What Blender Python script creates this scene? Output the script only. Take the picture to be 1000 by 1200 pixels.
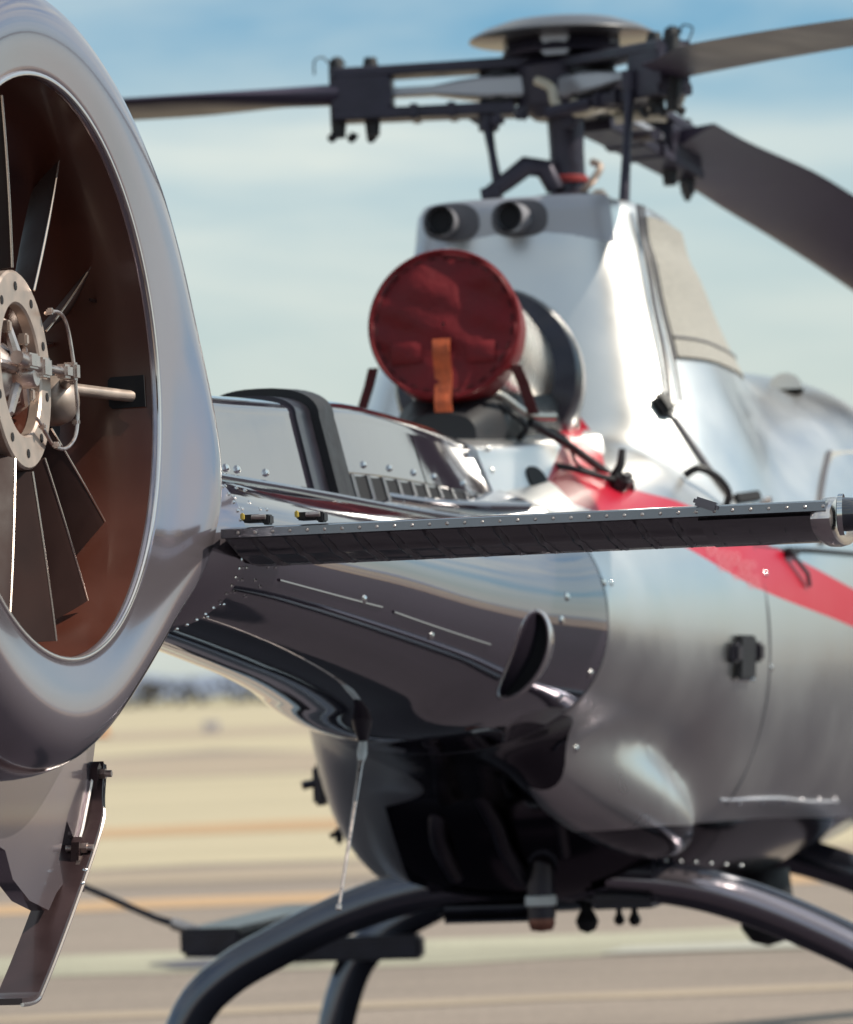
import bpy, bmesh, math, random
from mathutils import Vector, Matrix
R = math.radians
random.seed(7)
S = bpy.context.scene
for o in list(bpy.data.objects):
    bpy.data.objects.remove(o)
COL = S.collection

# ------------------------------------------------------------------ camera
cam_d = bpy.data.cameras.new("camera")
cam = bpy.data.objects.new("camera", cam_d)
COL.objects.link(cam)
S.camera = cam
cam_d.sensor_fit = 'HORIZONTAL'
cam_d.sensor_width = 36.0
cam_d.lens = 187.2
cam_d.clip_start = 0.1
cam_d.clip_end = 20000
cam_d.dof.use_dof = True
cam_d.dof.focus_distance = 8.55
cam_d.dof.aperture_fstop = 6.0
pitch, roll = math.atan(206 / 5200.0), R(2.2)
F0 = Vector((0, math.cos(pitch), math.sin(pitch)))
U0 = Vector((0, -math.sin(pitch), math.cos(pitch)))
X0 = Vector((1, 0, 0))
RV = math.cos(roll) * X0 - math.sin(roll) * U0
UV = math.sin(roll) * X0 + math.cos(roll) * U0
m = Matrix.Identity(4)
for i in range(3):
    m[i][0], m[i][1], m[i][2] = RV[i], UV[i], -F0[i]
m[2][3] = 1.4
cam.matrix_world = m

# ------------------------------------------------------------------ sun, sky, exposure
HELI_O, HELI_A = Vector((0.4926, 14.128, 0)), R(-11.95)
SUN_EL, SUN_AZ = R(47), R(97)          # azimuth clockwise from +Y (the view direction)
sd = Vector((math.sin(SUN_AZ) * math.cos(SUN_EL), math.cos(SUN_AZ) * math.cos(SUN_EL), math.sin(SUN_EL)))
sun_d = bpy.data.lights.new("sun", 'SUN')
sun_d.energy = 4.2
sun_d.angle = R(0.53)
sun_d.color = (1.0, 0.93, 0.80)
sun = bpy.data.objects.new("sun", sun_d)
sun.rotation_euler = sd.to_track_quat('Z', 'Y').to_euler()
COL.objects.link(sun)

W = bpy.data.worlds.new("World")
S.world = W
W.use_nodes = True
nt = W.node_tree
nt.nodes.clear()
N = nt.nodes.new
def lk(a, b): nt.links.new(a, b)
out = N('ShaderNodeOutputWorld')
bg = N('ShaderNodeBackground')
bg.inputs['Strength'].default_value = 0.10
sky = N('ShaderNodeTexSky')
sky.sky_type = 'NISHITA'
sky.sun_disc = False
sky.sun_elevation = SUN_EL
sky.sun_rotation = SUN_AZ
sky.air_density = 1.0
sky.dust_density = 1.6
sky.ozone_density = 3.0
tint = N('ShaderNodeMix'); tint.data_type = 'RGBA'; tint.blend_type = 'MULTIPLY'
tint.inputs['Factor'].default_value = 1.0
tint.inputs['B'].default_value = (0.62, 0.96, 1.04, 1)
lk(sky.outputs['Color'], tint.inputs['A'])
tc = N('ShaderNodeTexCoord')
mp = N('ShaderNodeMapping')
mp.inputs['Scale'].default_value = (2.0, 2.0, 10.0)
mp.inputs['Location'].default_value = (1.35, 2.1, 0.25)
lk(tc.outputs['Generated'], mp.inputs['Vector'])
ns = N('ShaderNodeTexNoise')
ns.inputs['Scale'].default_value = 1.6
ns.inputs['Detail'].default_value = 7
ns.inputs['Roughness'].default_value = 0.55
ns.inputs['Distortion'].default_value = 0.3
lk(mp.outputs['Vector'], ns.inputs['Vector'])
cr = N('ShaderNodeValToRGB')
cr.color_ramp.elements[0].position = 0.36
cr.color_ramp.elements[1].position = 0.62
lk(ns.outputs['Fac'], cr.inputs['Fac'])
mx = N('ShaderNodeMix'); mx.data_type = 'RGBA'
mx.inputs['B'].default_value = (6.6, 7.0, 6.4, 1)
mul = N('ShaderNodeMath'); mul.operation = 'MULTIPLY'; mul.inputs[1].default_value = 0.85
lk(cr.outputs['Color'], mul.inputs[0])
lk(mul.outputs[0], mx.inputs['Factor'])
lk(tint.outputs['Result'], mx.inputs['A'])
sx = N('ShaderNodeSeparateXYZ'); lk(tc.outputs['Generated'], sx.inputs[0])
hz = N('ShaderNodeMapRange'); hz.interpolation_type = 'SMOOTHSTEP'
for k_, v_ in (('From Min', 0.0), ('From Max', 0.14), ('To Min', 0.72), ('To Max', 0.0)): hz.inputs[k_].default_value = v_
lk(sx.outputs['Z'], hz.inputs['Value'])
mh = N('ShaderNodeMix'); mh.data_type = 'RGBA'
mh.inputs['B'].default_value = (5.3, 5.65, 5.2, 1)
lk(hz.outputs['Result'], mh.inputs['Factor']); lk(mx.outputs['Result'], mh.inputs['A'])
lk(mh.outputs['Result'], bg.inputs['Color'])
lk(bg.outputs[0], out.inputs[0])

S.view_settings.view_transform = 'Standard'
S.view_settings.look = 'None'
S.view_settings.gamma = 1.0
S.view_settings.exposure = 0.3
S.view_settings.use_curve_mapping = False
S.render.engine = 'CYCLES'

# ------------------------------------------------------------------ materials
def mat(name, col, rough=0.5, metal=0.0, coat=0.0, coat_rough=0.03, noise=None, bump=None, spec=0.5):
    """noise=(scale, amount) varies base colour; bump=(scale, strength)"""
    M = bpy.data.materials.new(name)
    M.use_nodes = True
    t = M.node_tree
    b = t.nodes['Principled BSDF']
    b.inputs['Base Color'].default_value = (*col, 1)
    b.inputs['Roughness'].default_value = rough
    b.inputs['Metallic'].default_value = metal
    b.inputs['Coat Weight'].default_value = coat
    b.inputs['Coat Roughness'].default_value = coat_rough
    b.inputs['Specular IOR Level'].default_value = spec
    co = t.nodes.new('ShaderNodeTexCoord')
    if noise:
        n = t.nodes.new('ShaderNodeTexNoise')
        n.inputs['Scale'].default_value = noise[0]
        n.inputs['Detail'].default_value = 5
        t.links.new(co.outputs['Object'], n.inputs['Vector'])
        r = t.nodes.new('ShaderNodeMapRange')
        r.inputs['From Min'].default_value = 0.3
        r.inputs['From Max'].default_value = 0.7
        r.inputs['To Min'].default_value = 1 - noise[1]
        r.inputs['To Max'].default_value = 1 + noise[1]
        t.links.new(n.outputs['Fac'], r.inputs['Value'])
        x = t.nodes.new('ShaderNodeMix'); x.data_type = 'RGBA'; x.blend_type = 'MULTIPLY'
        x.inputs['Factor'].default_value = 1
        x.inputs['A'].default_value = (*col, 1)
        t.links.new(r.outputs['Result'], x.inputs['B'])
        t.links.new(x.outputs['Result'], b.inputs['Base Color'])
        r2 = t.nodes.new('ShaderNodeMapRange')
        r2.inputs['From Min'].default_value = 0.3
        r2.inputs['From Max'].default_value = 0.7
        r2.inputs['To Min'].default_value = max(0.01, rough * 0.8)
        r2.inputs['To Max'].default_value = min(1, rough * 1.25)
        t.links.new(n.outputs['Fac'], r2.inputs['Value'])
        t.links.new(r2.outputs['Result'], b.inputs['Roughness'])
    if bump:
        n = t.nodes.new('ShaderNodeTexNoise')
        n.inputs['Scale'].default_value = bump[0]
        n.inputs['Detail'].default_value = 3
        t.links.new(co.outputs['Object'], n.inputs['Vector'])
        u = t.nodes.new('ShaderNodeBump')
        u.inputs['Strength'].default_value = bump[1]
        u.inputs['Distance'].default_value = 0.02
        t.links.new(n.outputs['Fac'], u.inputs['Height'])
        t.links.new(u.outputs['Normal'], b.inputs['Normal'])
    return M

M_FIN = mat('mauve_grey_gloss_paint', (0.36, 0.31, 0.345), 0.16, 0.8, 0.5, 0.03, (3, 0.05), (2.0, 0.02))
M_LIP = mat('polished_lip_metal', (0.75, 0.68, 0.66), 0.22, 0.9)
M_DUCT = mat('maroon_duct_flare_tint', (0.070, 0.018, 0.010), 0.35, 0.0, 0.35, 0.15, (5, 0.2))  # orange flare glow painted into the duct colour
M_BLADE = mat('fan_blade_flare_tint', (0.026, 0.009, 0.007), 0.55, 0.0, 0.0, 0.1, (9, 0.2), spec=0.25)  # brown carries the same flare tint as the duct
M_EDGE = mat('bare_blade_edge', (0.75, 0.60, 0.52), 0.25, 1.0)
M_TAN = mat('tan_anodised_flange', (0.50, 0.39, 0.33), 0.38, 0.6, noise=(30, 0.12))
M_STEEL = mat('worn_bright_steel', (0.62, 0.52, 0.48), 0.3, 0.95, noise=(40, 0.15))
M_BOOM = mat('dark_plum_metallic_paint', (0.095, 0.074, 0.108), 0.05, 0.75, 1.0, 0.01, (2.5, 0.08), (4.5, 0.028))
M_BLACK = mat('black_rubber', (0.012, 0.011, 0.014), 0.55, noise=(20, 0.25))
M_DARK = mat('dark_satin_metal', (0.035, 0.03, 0.042), 0.35, 0.5, 0.2, noise=(14, 0.25))
M_HEAD = mat('rotor_head_dark_grey', (0.04, 0.034, 0.052), 0.4, 0.4, noise=(14, 0.25))
M_ROTOR = mat('rotor_blade_brown_grey', (0.040, 0.029, 0.054), 0.42, 0.0, 0.15, 0.2, (4, 0.12))
M_TE = mat('light_edge_strip', (0.24, 0.245, 0.29), 0.18, 0.85, 0.4, noise=(9, 0.15))
M_GREY = mat('collar_grey_paint', (0.44, 0.43, 0.47), 0.35, 0.4, 0.3, noise=(4, 0.06))
M_SCREEN = mat('beige_intake_screen', (0.33, 0.31, 0.28), 0.7, noise=(60, 0.15), bump=(90, 0.3))
M_RED = mat('red_vinyl_cover', (0.15, 0.005, 0.009), 0.55, 0, 0.12, 0.3, (9, 0.18), (11, 0.6), spec=0.25)
M_RIBBON = mat('orange_ribbon', (0.50, 0.09, 0.025), 0.6, noise=(30, 0.3), bump=(40, 0.3))
M_PIPE = mat('exhaust_steel', (0.55, 0.5, 0.45), 0.28, 1.0, noise=(12, 0.2))
M_CHROME = mat('bright_rivet_metal', (0.8, 0.78, 0.76), 0.15, 1.0)
M_TUBE = mat('cross_tube_gloss_black', (0.085, 0.085, 0.11), 0.12, 0.8, 1.0, 0.03, noise=(6, 0.15))
M_STAB = mat('stabilizer_dark_skin', (0.035, 0.028, 0.034), 0.22, 0.4, 0.5, 0.06, (10, 0.15), (14, 0.12))
M_STRAP = mat('bumper_strap_brown', (0.055, 0.032, 0.034), 0.33, 0.4, 0.2, noise=(10, 0.2))
M_HOLE = mat('dark_opening', (0.006, 0.005, 0.007), 0.8)
M_SEAM = mat('grey_seam', (0.10, 0.095, 0.11), 0.5)
M_TANPANE = mat('tan_window_pane', (0.50, 0.43, 0.33), 0.12, 0.0, 0.6, noise=(3, 0.1))
M_ORANGE = mat('orange_plastic', (0.55, 0.20, 0.03), 0.5, noise=(3, 0.1))
M_WHITE = mat('white_plastic', (0.7, 0.7, 0.7), 0.5, noise=(3, 0.1))

# ------------------------------------------------------------------ helpers
def link(name, me, material, parent=None, smooth=True, kind=None):
    o = bpy.data.objects.new(name, me)
    COL.objects.link(o)
    if material and not me.materials:
        me.materials.append(material)
    if smooth:
        me.polygons.foreach_set('use_smooth', [True] * len(me.polygons))
        try: me.set_sharp_from_angle(angle=R(38))
        except Exception: pass
    if parent: o.parent = parent
    if kind: o['kind'] = kind
    return o

def mesh(name, vs, fs, material, parent=None, smooth=True, kind=None, fixn=True):
    me = bpy.data.meshes.new(name)
    me.from_pydata([tuple(v) for v in vs], [], fs)
    if fixn:
        bm = bmesh.new(); bm.from_mesh(me)
        bmesh.ops.remove_doubles(bm, verts=bm.verts, dist=1e-5)
        bmesh.ops.recalc_face_normals(bm, faces=bm.faces)
        bm.to_mesh(me); bm.free()
    me.update()
    return link(name, me, material, parent, smooth, kind)

class MB:
    """collects shapes into one mesh"""
    def __init__(s): s.v, s.f = [], []
    def add(s, vs, fs):
        b = len(s.v); s.v += [Vector(v) for v in vs]; s.f += [tuple(i + b for i in f) for f in fs]; return s
    def loft(s, rings, cap=True, closed=True):
        n = len(rings[0]); vs = [p for r in rings for p in r]; fs = []
        for i in range(len(rings) - 1):
            for j in range(n if closed else n - 1):
                k = (j + 1) % n
                fs.append((i * n + j, i * n + k, (i + 1) * n + k, (i + 1) * n + j))
        if cap:
            fs.append(tuple(range(n - 1, -1, -1))); fs.append(tuple((len(rings) - 1) * n + j for j in range(n)))
        return s.add(vs, fs)
    def tube(s, pts, r, n=10, flat=1.0, cap=True):
        pts = [Vector(p) for p in pts]
        rs = r if isinstance(r, (list, tuple)) else [r] * len(pts)
        rings = []; ref = None
        for i, p in enumerate(pts):
            d = (pts[min(i + 1, len(pts) - 1)] - pts[max(i - 1, 0)]).normalized()
            if ref is None:
                ref = Vector((0, 0, 1)) if abs(d.z) < 0.9 else Vector((0, 1, 0))
            a = (ref - d * ref.dot(d)).normalized(); b = d.cross(a); ref = a
            rings.append([p + a * math.cos(t) * rs[i] * flat + b * math.sin(t) * rs[i] for t in [2 * math.pi * q / n for q in range(n)]])
        return s.loft(rings, cap)
    def box(s, c, size, mtx=None, bev=0.0):
        bm = bmesh.new(); bmesh.ops.create_cube(bm, size=1)
        for v in bm.verts: v.co = Vector((v.co.x * size[0], v.co.y * size[1], v.co.z * size[2]))
        if bev: bmesh.ops.bevel(bm, geom=bm.edges[:], offset=bev, segments=2, affect='EDGES')
        bm.verts.index_update()
        vs = [((mtx @ v.co) if mtx else v.co) + Vector(c) for v in bm.verts]
        fs = [[v.index for v in f.verts] for f in bm.faces]; bm.free()
        return s.add(vs, fs)
    def lathe(s, prof, c=(0, 0, 0), axis='z', n=40, mtx=None, cap=False):
        """prof: (r, h) pairs"""
        rings = []
        for r, h in prof:
            ring = []
            for q in range(n):
                t = 2 * math.pi * q / n
                if axis == 'z': p = Vector((r * math.cos(t), r * math.sin(t), h))
                elif axis == 'x': p = Vector((h, r * math.cos(t), r * math.sin(t)))
                else: p = Vector((r * math.sin(t), h, r * math.cos(t)))
                if mtx: p = mtx @ p
                ring.append(p + Vector(c))
            rings.append(ring)
        return s.loft(rings, cap)
    def prism(s, outline, a, b, fn):
        """outline of 2D points extruded between depth a and b; fn(u,v,d)->Vector"""
        n = len(outline)
        vs = [fn(u, v, a) for u, v in outline] + [fn(u, v, b) for u, v in outline]
        fs = [tuple(range(n - 1, -1, -1)), tuple(range(n, 2 * n))] + [(i, (i + 1) % n, n + (i + 1) % n, n + i) for i in range(n)]
        return s.add(vs, fs)
    def xf(s, fn): s.v = [fn(v) for v in s.v]; return s
    def build(s, name, material, parent=None, smooth=True, kind=None): return mesh(name, s.v, s.f, material, parent, smooth, kind)

def lerp(a, b, t): return a + (b - a) * t
def interp(tab, x):
    """smooth (Catmull-Rom / Hermite) interpolation in a table of rows sorted by first column"""
    if x <= tab[0][0]: return list(tab[0][1:])
    if x >= tab[-1][0]: return list(tab[-1][1:])
    for i in range(len(tab) - 1):
        if tab[i][0] <= x <= tab[i + 1][0]: break
    h = tab[i + 1][0] - tab[i][0]; t = (x - tab[i][0]) / h; res = []
    for k in range(1, len(tab[0])):
        p0, p1 = tab[i][k], tab[i + 1][k]
        d = (p1 - p0) / h
        dl = (p0 - tab[i - 1][k]) / (tab[i][0] - tab[i - 1][0]) if i > 0 else d
        dr = (tab[i + 2][k] - p1) / (tab[i + 2][0] - tab[i + 1][0]) if i + 2 < len(tab) else d
        m0 = 0 if dl * d <= 0 else 2 * dl * d / (dl + d)
        m1 = 0 if dr * d <= 0 else 2 * dr * d / (dr + d)
        t2, t3 = t * t, t * t * t
        res.append((2*t3 - 3*t2 + 1)*p0 + (t3 - 2*t2 + t)*h*m0 + (-2*t3 + 3*t2)*p1 + (t3 - t2)*h*m1)
    return res
def spl(pts, n=8):
    pts = [Vector(p) for p in pts]; res = []
    for i in range(len(pts) - 1):
        p0, p1, p2, p3 = pts[max(i - 1, 0)], pts[i], pts[i + 1], pts[min(i + 2, len(pts) - 1)]
        for k in range(n):
            t = k / n
            res.append(0.5 * ((2 * p1) + (-p0 + p2) * t + (2*p0 - 5*p1 + 4*p2 - p3) * t*t + (-p0 + 3*p1 - 3*p2 + p3) * t**3))
    return res + [pts[-1]]
def sgnp(c, e): return math.copysign(abs(c) ** e, c)
def dome(mb, p, nrm, r, h=None):
    p, nrm = Vector(p), Vector(nrm).normalized(); h = h or r * 0.5
    a = nrm.orthogonal().normalized(); b = nrm.cross(a)
    ring = lambda q, d: [p + (a * math.cos(t) + b * math.sin(t)) * q + nrm * d for t in [2 * math.pi * k / 7 for k in range(7)]]
    mb.loft([ring(r, -0.002), ring(r, h * 0.35), ring(r * 0.6, h)], True)
def tag(o, label, cat, group=None):
    o['label'] = label; o['category'] = cat
    if group: o['group'] = group
    return o
def empty(name, loc, rz=0, label=None, cat=None, group=None):
    o = bpy.data.objects.new(name, None); COL.objects.link(o); o.location = loc; o.rotation_euler = (0, 0, rz); o.empty_display_size = 0.1
    if label: tag(o, label, cat, group)
    return o
bpy.context.view_layer.update()
HM = Matrix.Translation(HELI_O) @ Matrix.Rotation(HELI_A, 4, 'Z')

# ------------------------------------------------------------------ ground
def sheet(name, pts, z, material, label=None):
    o = mesh(name, [(x, y, z) for x, y in pts], [tuple(range(len(pts)))], material, smooth=False)
    o['kind'] = 'structure'
    if label: o['label'] = label
    return o
def ground_mat(name, col, patch=0.12, fine=0.10, sc=1.0):
    M = bpy.data.materials.new(name); M.use_nodes = True; t = M.node_tree; b = t.nodes['Principled BSDF']
    b.inputs['Roughness'].default_value = 0.85
    co = t.nodes.new('ShaderNodeTexCoord')
    prev = None
    base = t.nodes.new('ShaderNodeRGB'); base.outputs[0].default_value = (*col, 1); prev = base.outputs[0]
    for scale, amt, stretch in ((0.25 * sc, patch, 0.25), (2.2 * sc, patch * 0.7, 0.35), (22, fine, 1), (140, fine, 1)):
        mp_ = t.nodes.new('ShaderNodeMapping'); mp_.inputs['Scale'].default_value = (stretch, 1, 1)
        t.links.new(co.outputs['Object'], mp_.inputs['Vector'])
        n = t.nodes.new('ShaderNodeTexNoise'); n.inputs['Scale'].default_value = scale; n.inputs['Detail'].default_value = 6; n.inputs['Roughness'].default_value = 0.6
        t.links.new(mp_.outputs['Vector'], n.inputs['Vector'])
        r = t.nodes.new('ShaderNodeMapRange')
        for k, v in (('From Min', 0.3), ('From Max', 0.7), ('To Min', 1 - amt), ('To Max', 1 + amt)): r.inputs[k].default_value = v
        t.links.new(n.outputs['Fac'], r.inputs['Value'])
        x = t.nodes.new('ShaderNodeMix'); x.data_type = 'RGBA'; x.blend_type = 'MULTIPLY'; x.inputs['Factor'].default_value = 1
        t.links.new(prev, x.inputs['A']); t.links.new(r.outputs['Result'], x.inputs['B']); prev = x.outputs['Result']
    t.links.new(prev, b.inputs['Base Color'])
    return M
G_ASPH = ground_mat('apron_asphalt', (0.235, 0.185, 0.15), 0.16, 0.22)
G_CONC = ground_mat('pale_concrete', (0.42, 0.35, 0.235), 0.10, 0.06)
G_BROWN = ground_mat('brown_asphalt', (0.335, 0.26, 0.19), 0.10, 0.06)
G_WHITE = ground_mat('worn_white_paint', (0.34, 0.315, 0.235), 0.25, 0.15)
G_ORANGE = ground_mat('worn_orange_paint', (0.42, 0.265, 0.145), 0.2, 0.12)
G_GRASS = ground_mat('dry_grass', (0.30, 0.26, 0.15), 0.2, 0.1)

sheet('ground', [(-6000, -200), (6000, -200), (6000, 9000), (-6000, 9000)], 0.0, G_ASPH, 'mauve grey asphalt apron running to the horizon')
G_UNSEEN = ground_mat('unseen_dark_ground', (0.026, 0.018, 0.027), 0.2, 0.2)
sheet('unseen_dark_sheet', [(-5, -150), (70, -150), (70, 46), (4.9, 46), (2.05, 18.0), (1.8, 17.4), (-2.2, 19.2), (-5, 19.2)], 0.012, G_UNSEEN, 'unseen dark ground added round the helicopter to darken its reflections')  # added out of view, shaped to darken what body and boom mirror
def band(name, y0, y1, z, material, label=None, x0=-900, x1=25, tilt=0.0):
    n = 240; w_ = (y1 - y0) * (0.10 if y1 - y0 < 4 else 0.03)
    xs = [lerp(x0, x1, i / n) if x1 - x0 > 400 else lerp(x0, x1, i / n) for i in range(n + 1)]
    lo = [(x, y0 + tilt * x + random.uniform(-w_, w_)) for x in xs]; hi = [(x, y1 + tilt * x + random.uniform(-w_, w_)) for x in xs]
    vs = [(x, y, z) for x, y in lo + hi]; m_ = n + 1
    o = mesh(name, vs, [(i, i + 1, m_ + i + 1, m_ + i) for i in range(n)], material, smooth=False)
    o['kind'] = 'structure'
    if label: o['label'] = label
    return o
band('grass_field', 620, 5000, 0.004, G_GRASS, 'dry grass beyond the airfield', -4000, 4000)
band('concrete_taxiway', 36, 78, 0.004, G_CONC, 'pale sunlit concrete in the middle distance')
band('asphalt_runway', 78, 104, 0.004, G_BROWN, 'brown asphalt strip between two pale concrete strips')
band('concrete_runway', 104, 620, 0.004, G_CONC, 'pale concrete reaching to the trees', -900, 80)
band('asphalt_patch', 150, 190, 0.008, G_BROWN, 'thin brown strip far across the concrete')
band('asphalt_shoulder', 33.5, 36, 0.004, G_BROWN)
band('painted_line', 45.0, 48.5, 0.008, G_ORANGE, 'faded orange band on the pale concrete', -200, 200)
band('painted_line', 29.6, 31.0, 0.004, G_ORANGE, 'worn orange line nearest the helicopter', -200, 200)
band('painted_line', 22.6, 24.6, 0.004, G_WHITE, 'broad worn white line passing under the helicopter', -120, 120, 0.02)
band('painted_line', 19.6, 20.0, 0.004, G_BROWN, 'thin dark strip on the asphalt', -60, 60, 0.02)

G_PATCH = ground_mat('dark_blue_patch', (0.085, 0.08, 0.10), 0.25, 0.15)
sheet('dark_patch', [(-1.02 + (0.50 + 0.05 * math.sin(5 * t)) * math.cos(t), 23.25 + (0.42 + 0.07 * math.sin(3 * t + 1)) * math.sin(t)) for t in [2 * math.pi * k / 28 for k in range(28)]], 0.010, G_PATCH, 'dark bluish patch on the worn white line')  # irregular dark bluish patch over the white line
sheet('painted_line', [(0.80, 22.75), (0.95, 23.25), (2.6, 23.35), (4.4, 24.4), (4.4, 23.6), (2.6, 22.6)], 0.010, ground_mat('grey_white_paint', (0.40, 0.38, 0.33), 0.15, 0.1), 'thin pale tapering line on the asphalt below the belly')
# hills and trees on the horizon
M_HILL = mat('hazy_blue_hill', (0.17, 0.20, 0.27), 0.95, noise=(0.002, 0.15))
hv = []; NX = 140
for i in range(NX + 1):
    x = -5500 + 11000 * i / NX
    h = 60 + 22 * math.sin(i * 0.37) + 14 * math.sin(i * 0.91 + 1) + random.uniform(-4, 4)
    hv.append((x, h))
mb = MB()
mb.loft([[Vector((x, 6800 - 500, -1)), Vector((x, 6800 - 200, h * 0.6)), Vector((x, 6800, h)), Vector((x, 6800 + 700, -1))] for x, h in hv], True)
o = mb.build('hills', M_HILL, None); o['kind'] = 'structure'; o['label'] = 'low hazy blue hills on the horizon'

M_TREE = mat('dark_olive_foliage', (0.055, 0.048, 0.04), 0.9, noise=(0.3, 0.45))
mb = MB()
for k in range(420):
    x = random.uniform(-260, 200); y = random.uniform(600, 690)
    h = random.uniform(2.6, 4.6) * (1.2 if random.random() < 0.12 else 1); w = h * random.uniform(0.7, 1.3)
    for q in range(16):
        a = random.uniform(0, 6.28); rr = random.uniform(0.1, 1) * w; zz = random.uniform(0.1, 1) * h
        rr *= math.sqrt(max(0.08, 1 - (zz / h) ** 2))
        c = Vector((x + rr * math.cos(a), y + rr * math.sin(a), zz)); s_ = random.uniform(0.25, 0.6)
        n1 = Vector((random.gauss(0, 1), random.gauss(0, 1), random.gauss(0, 1))).normalized(); n2 = n1.orthogonal().normalized(); n3 = n1.cross(n2)
        mb.add([c + n2 * s_ * 1.5, c + n3 * s_, c - n2 * s_ * 1.2, c - n3 * s_], [(0, 1, 2, 3)])
o = mesh('treeline', mb.v, mb.f, M_TREE, None, False, 'stuff', fixn=False)
o['label'] = 'dark blurred line of trees along the horizon'

# ------------------------------------------------------------------ HELICOPTER
heli = empty('helicopter', HELI_O, HELI_A, 'silver and dark plum helicopter with a red stripe parked on the apron', 'helicopter')

# ---- cabin + boom body (one continuous loft, two materials by station)
#        y      hw     top    bot    zc    nt    nb
BODY = [(-5.60, 0.215, 1.900, 1.545, 1.72, 2.1, 2.1),
        (-5.20, 0.240, 1.890, 1.525, 1.71, 2.1, 2.1),
        (-4.20, 0.290, 1.880, 1.440, 1.67, 2.1, 2.2),
        (-3.40, 0.352, 1.890, 1.350, 1.61, 2.1, 2.2),
        (-2.90, 0.410, 1.905, 1.270, 1.58, 2.1, 2.2),
        (-2.40, 0.480, 1.940, 1.225, 1.56, 2.2, 2.2),
        (-2.00, 0.530, 1.985, 1.180, 1.54, 2.3, 2.2),
        (-1.60, 0.585, 2.040, 1.125, 1.52, 2.4, 2.3),
        (-1.32, 0.630, 2.080, 1.050, 1.51, 2.45, 2.5),
        (-1.12, 0.662, 2.115, 0.890, 1.50, 2.5, 2.8),
        (-0.92, 0.697, 2.148, 0.755, 1.50, 2.5, 3.0),
        (-0.70, 0.735, 2.180, 0.710, 1.50, 2.6, 3.2),
        (-0.40, 0.790, 2.220, 0.690, 1.50, 2.7, 3.4),
        (0.00, 0.865, 2.290, 0.675, 1.50, 3.0, 3.6),
        (0.50, 0.945, 2.390, 0.670, 1.50, 3.2, 3.6),
        (1.00, 1.000, 2.440, 0.700, 1.50, 3.3, 3.5),
        (1.60, 0.990, 2.400, 0.705, 1.45, 3.0, 2.6),
        (2.30, 0.900, 2.120, 0.730, 1.35, 2.5, 2.5),
        (2.90, 0.680, 1.650, 0.790, 1.20, 2.2, 2.2),
        (3.35, 0.120, 1.180, 0.980, 1.08, 2.0, 2.0)]
def body_ring(y, n=96, grow=0.0):
    hw, tp, bt, zc, nt_, nb = interp(BODY, y)
    r = []
    for k in range(n):
        t = 2 * math.pi * k / n
        c, s_ = math.cos(t), math.sin(t)
        e = nt_ if s_ >= 0 else (min(nb, 2.15) if c > 0 else nb)
        r.append(Vector(((hw + grow) * sgnp(c, 2 / e), y, zc + ((tp - zc) if s_ >= 0 else (zc - bt)) * sgnp(s_, 2 / e) + grow * s_)))
    return r
def body_x(y, z, grow=0.0):
    """right-hand surface x at (y,z)"""
    hw, tp, bt, zc, nt_, nb = interp(BODY, y)
    if z >= zc: e, h = nt_, tp - zc
    else: e, h = min(nb, 2.15), zc - bt
    q = min(1, abs(z - zc) / h)
    return (hw) * (1 - q ** e) ** (1 / e) + grow
def body_n(y, z):
    d = 0.01
    gy = (body_x(y + d, z) - body_x(y - d, z)) / (2 * d); gz = (body_x(y, z + d) - body_x(y, z - d)) / (2 * d)
    return Vector((1, -gy, -gz)).normalized()
def on_body(y, z, g=0.0): return Vector((body_x(y, z), y, z)) + body_n(y, z) * g

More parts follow.
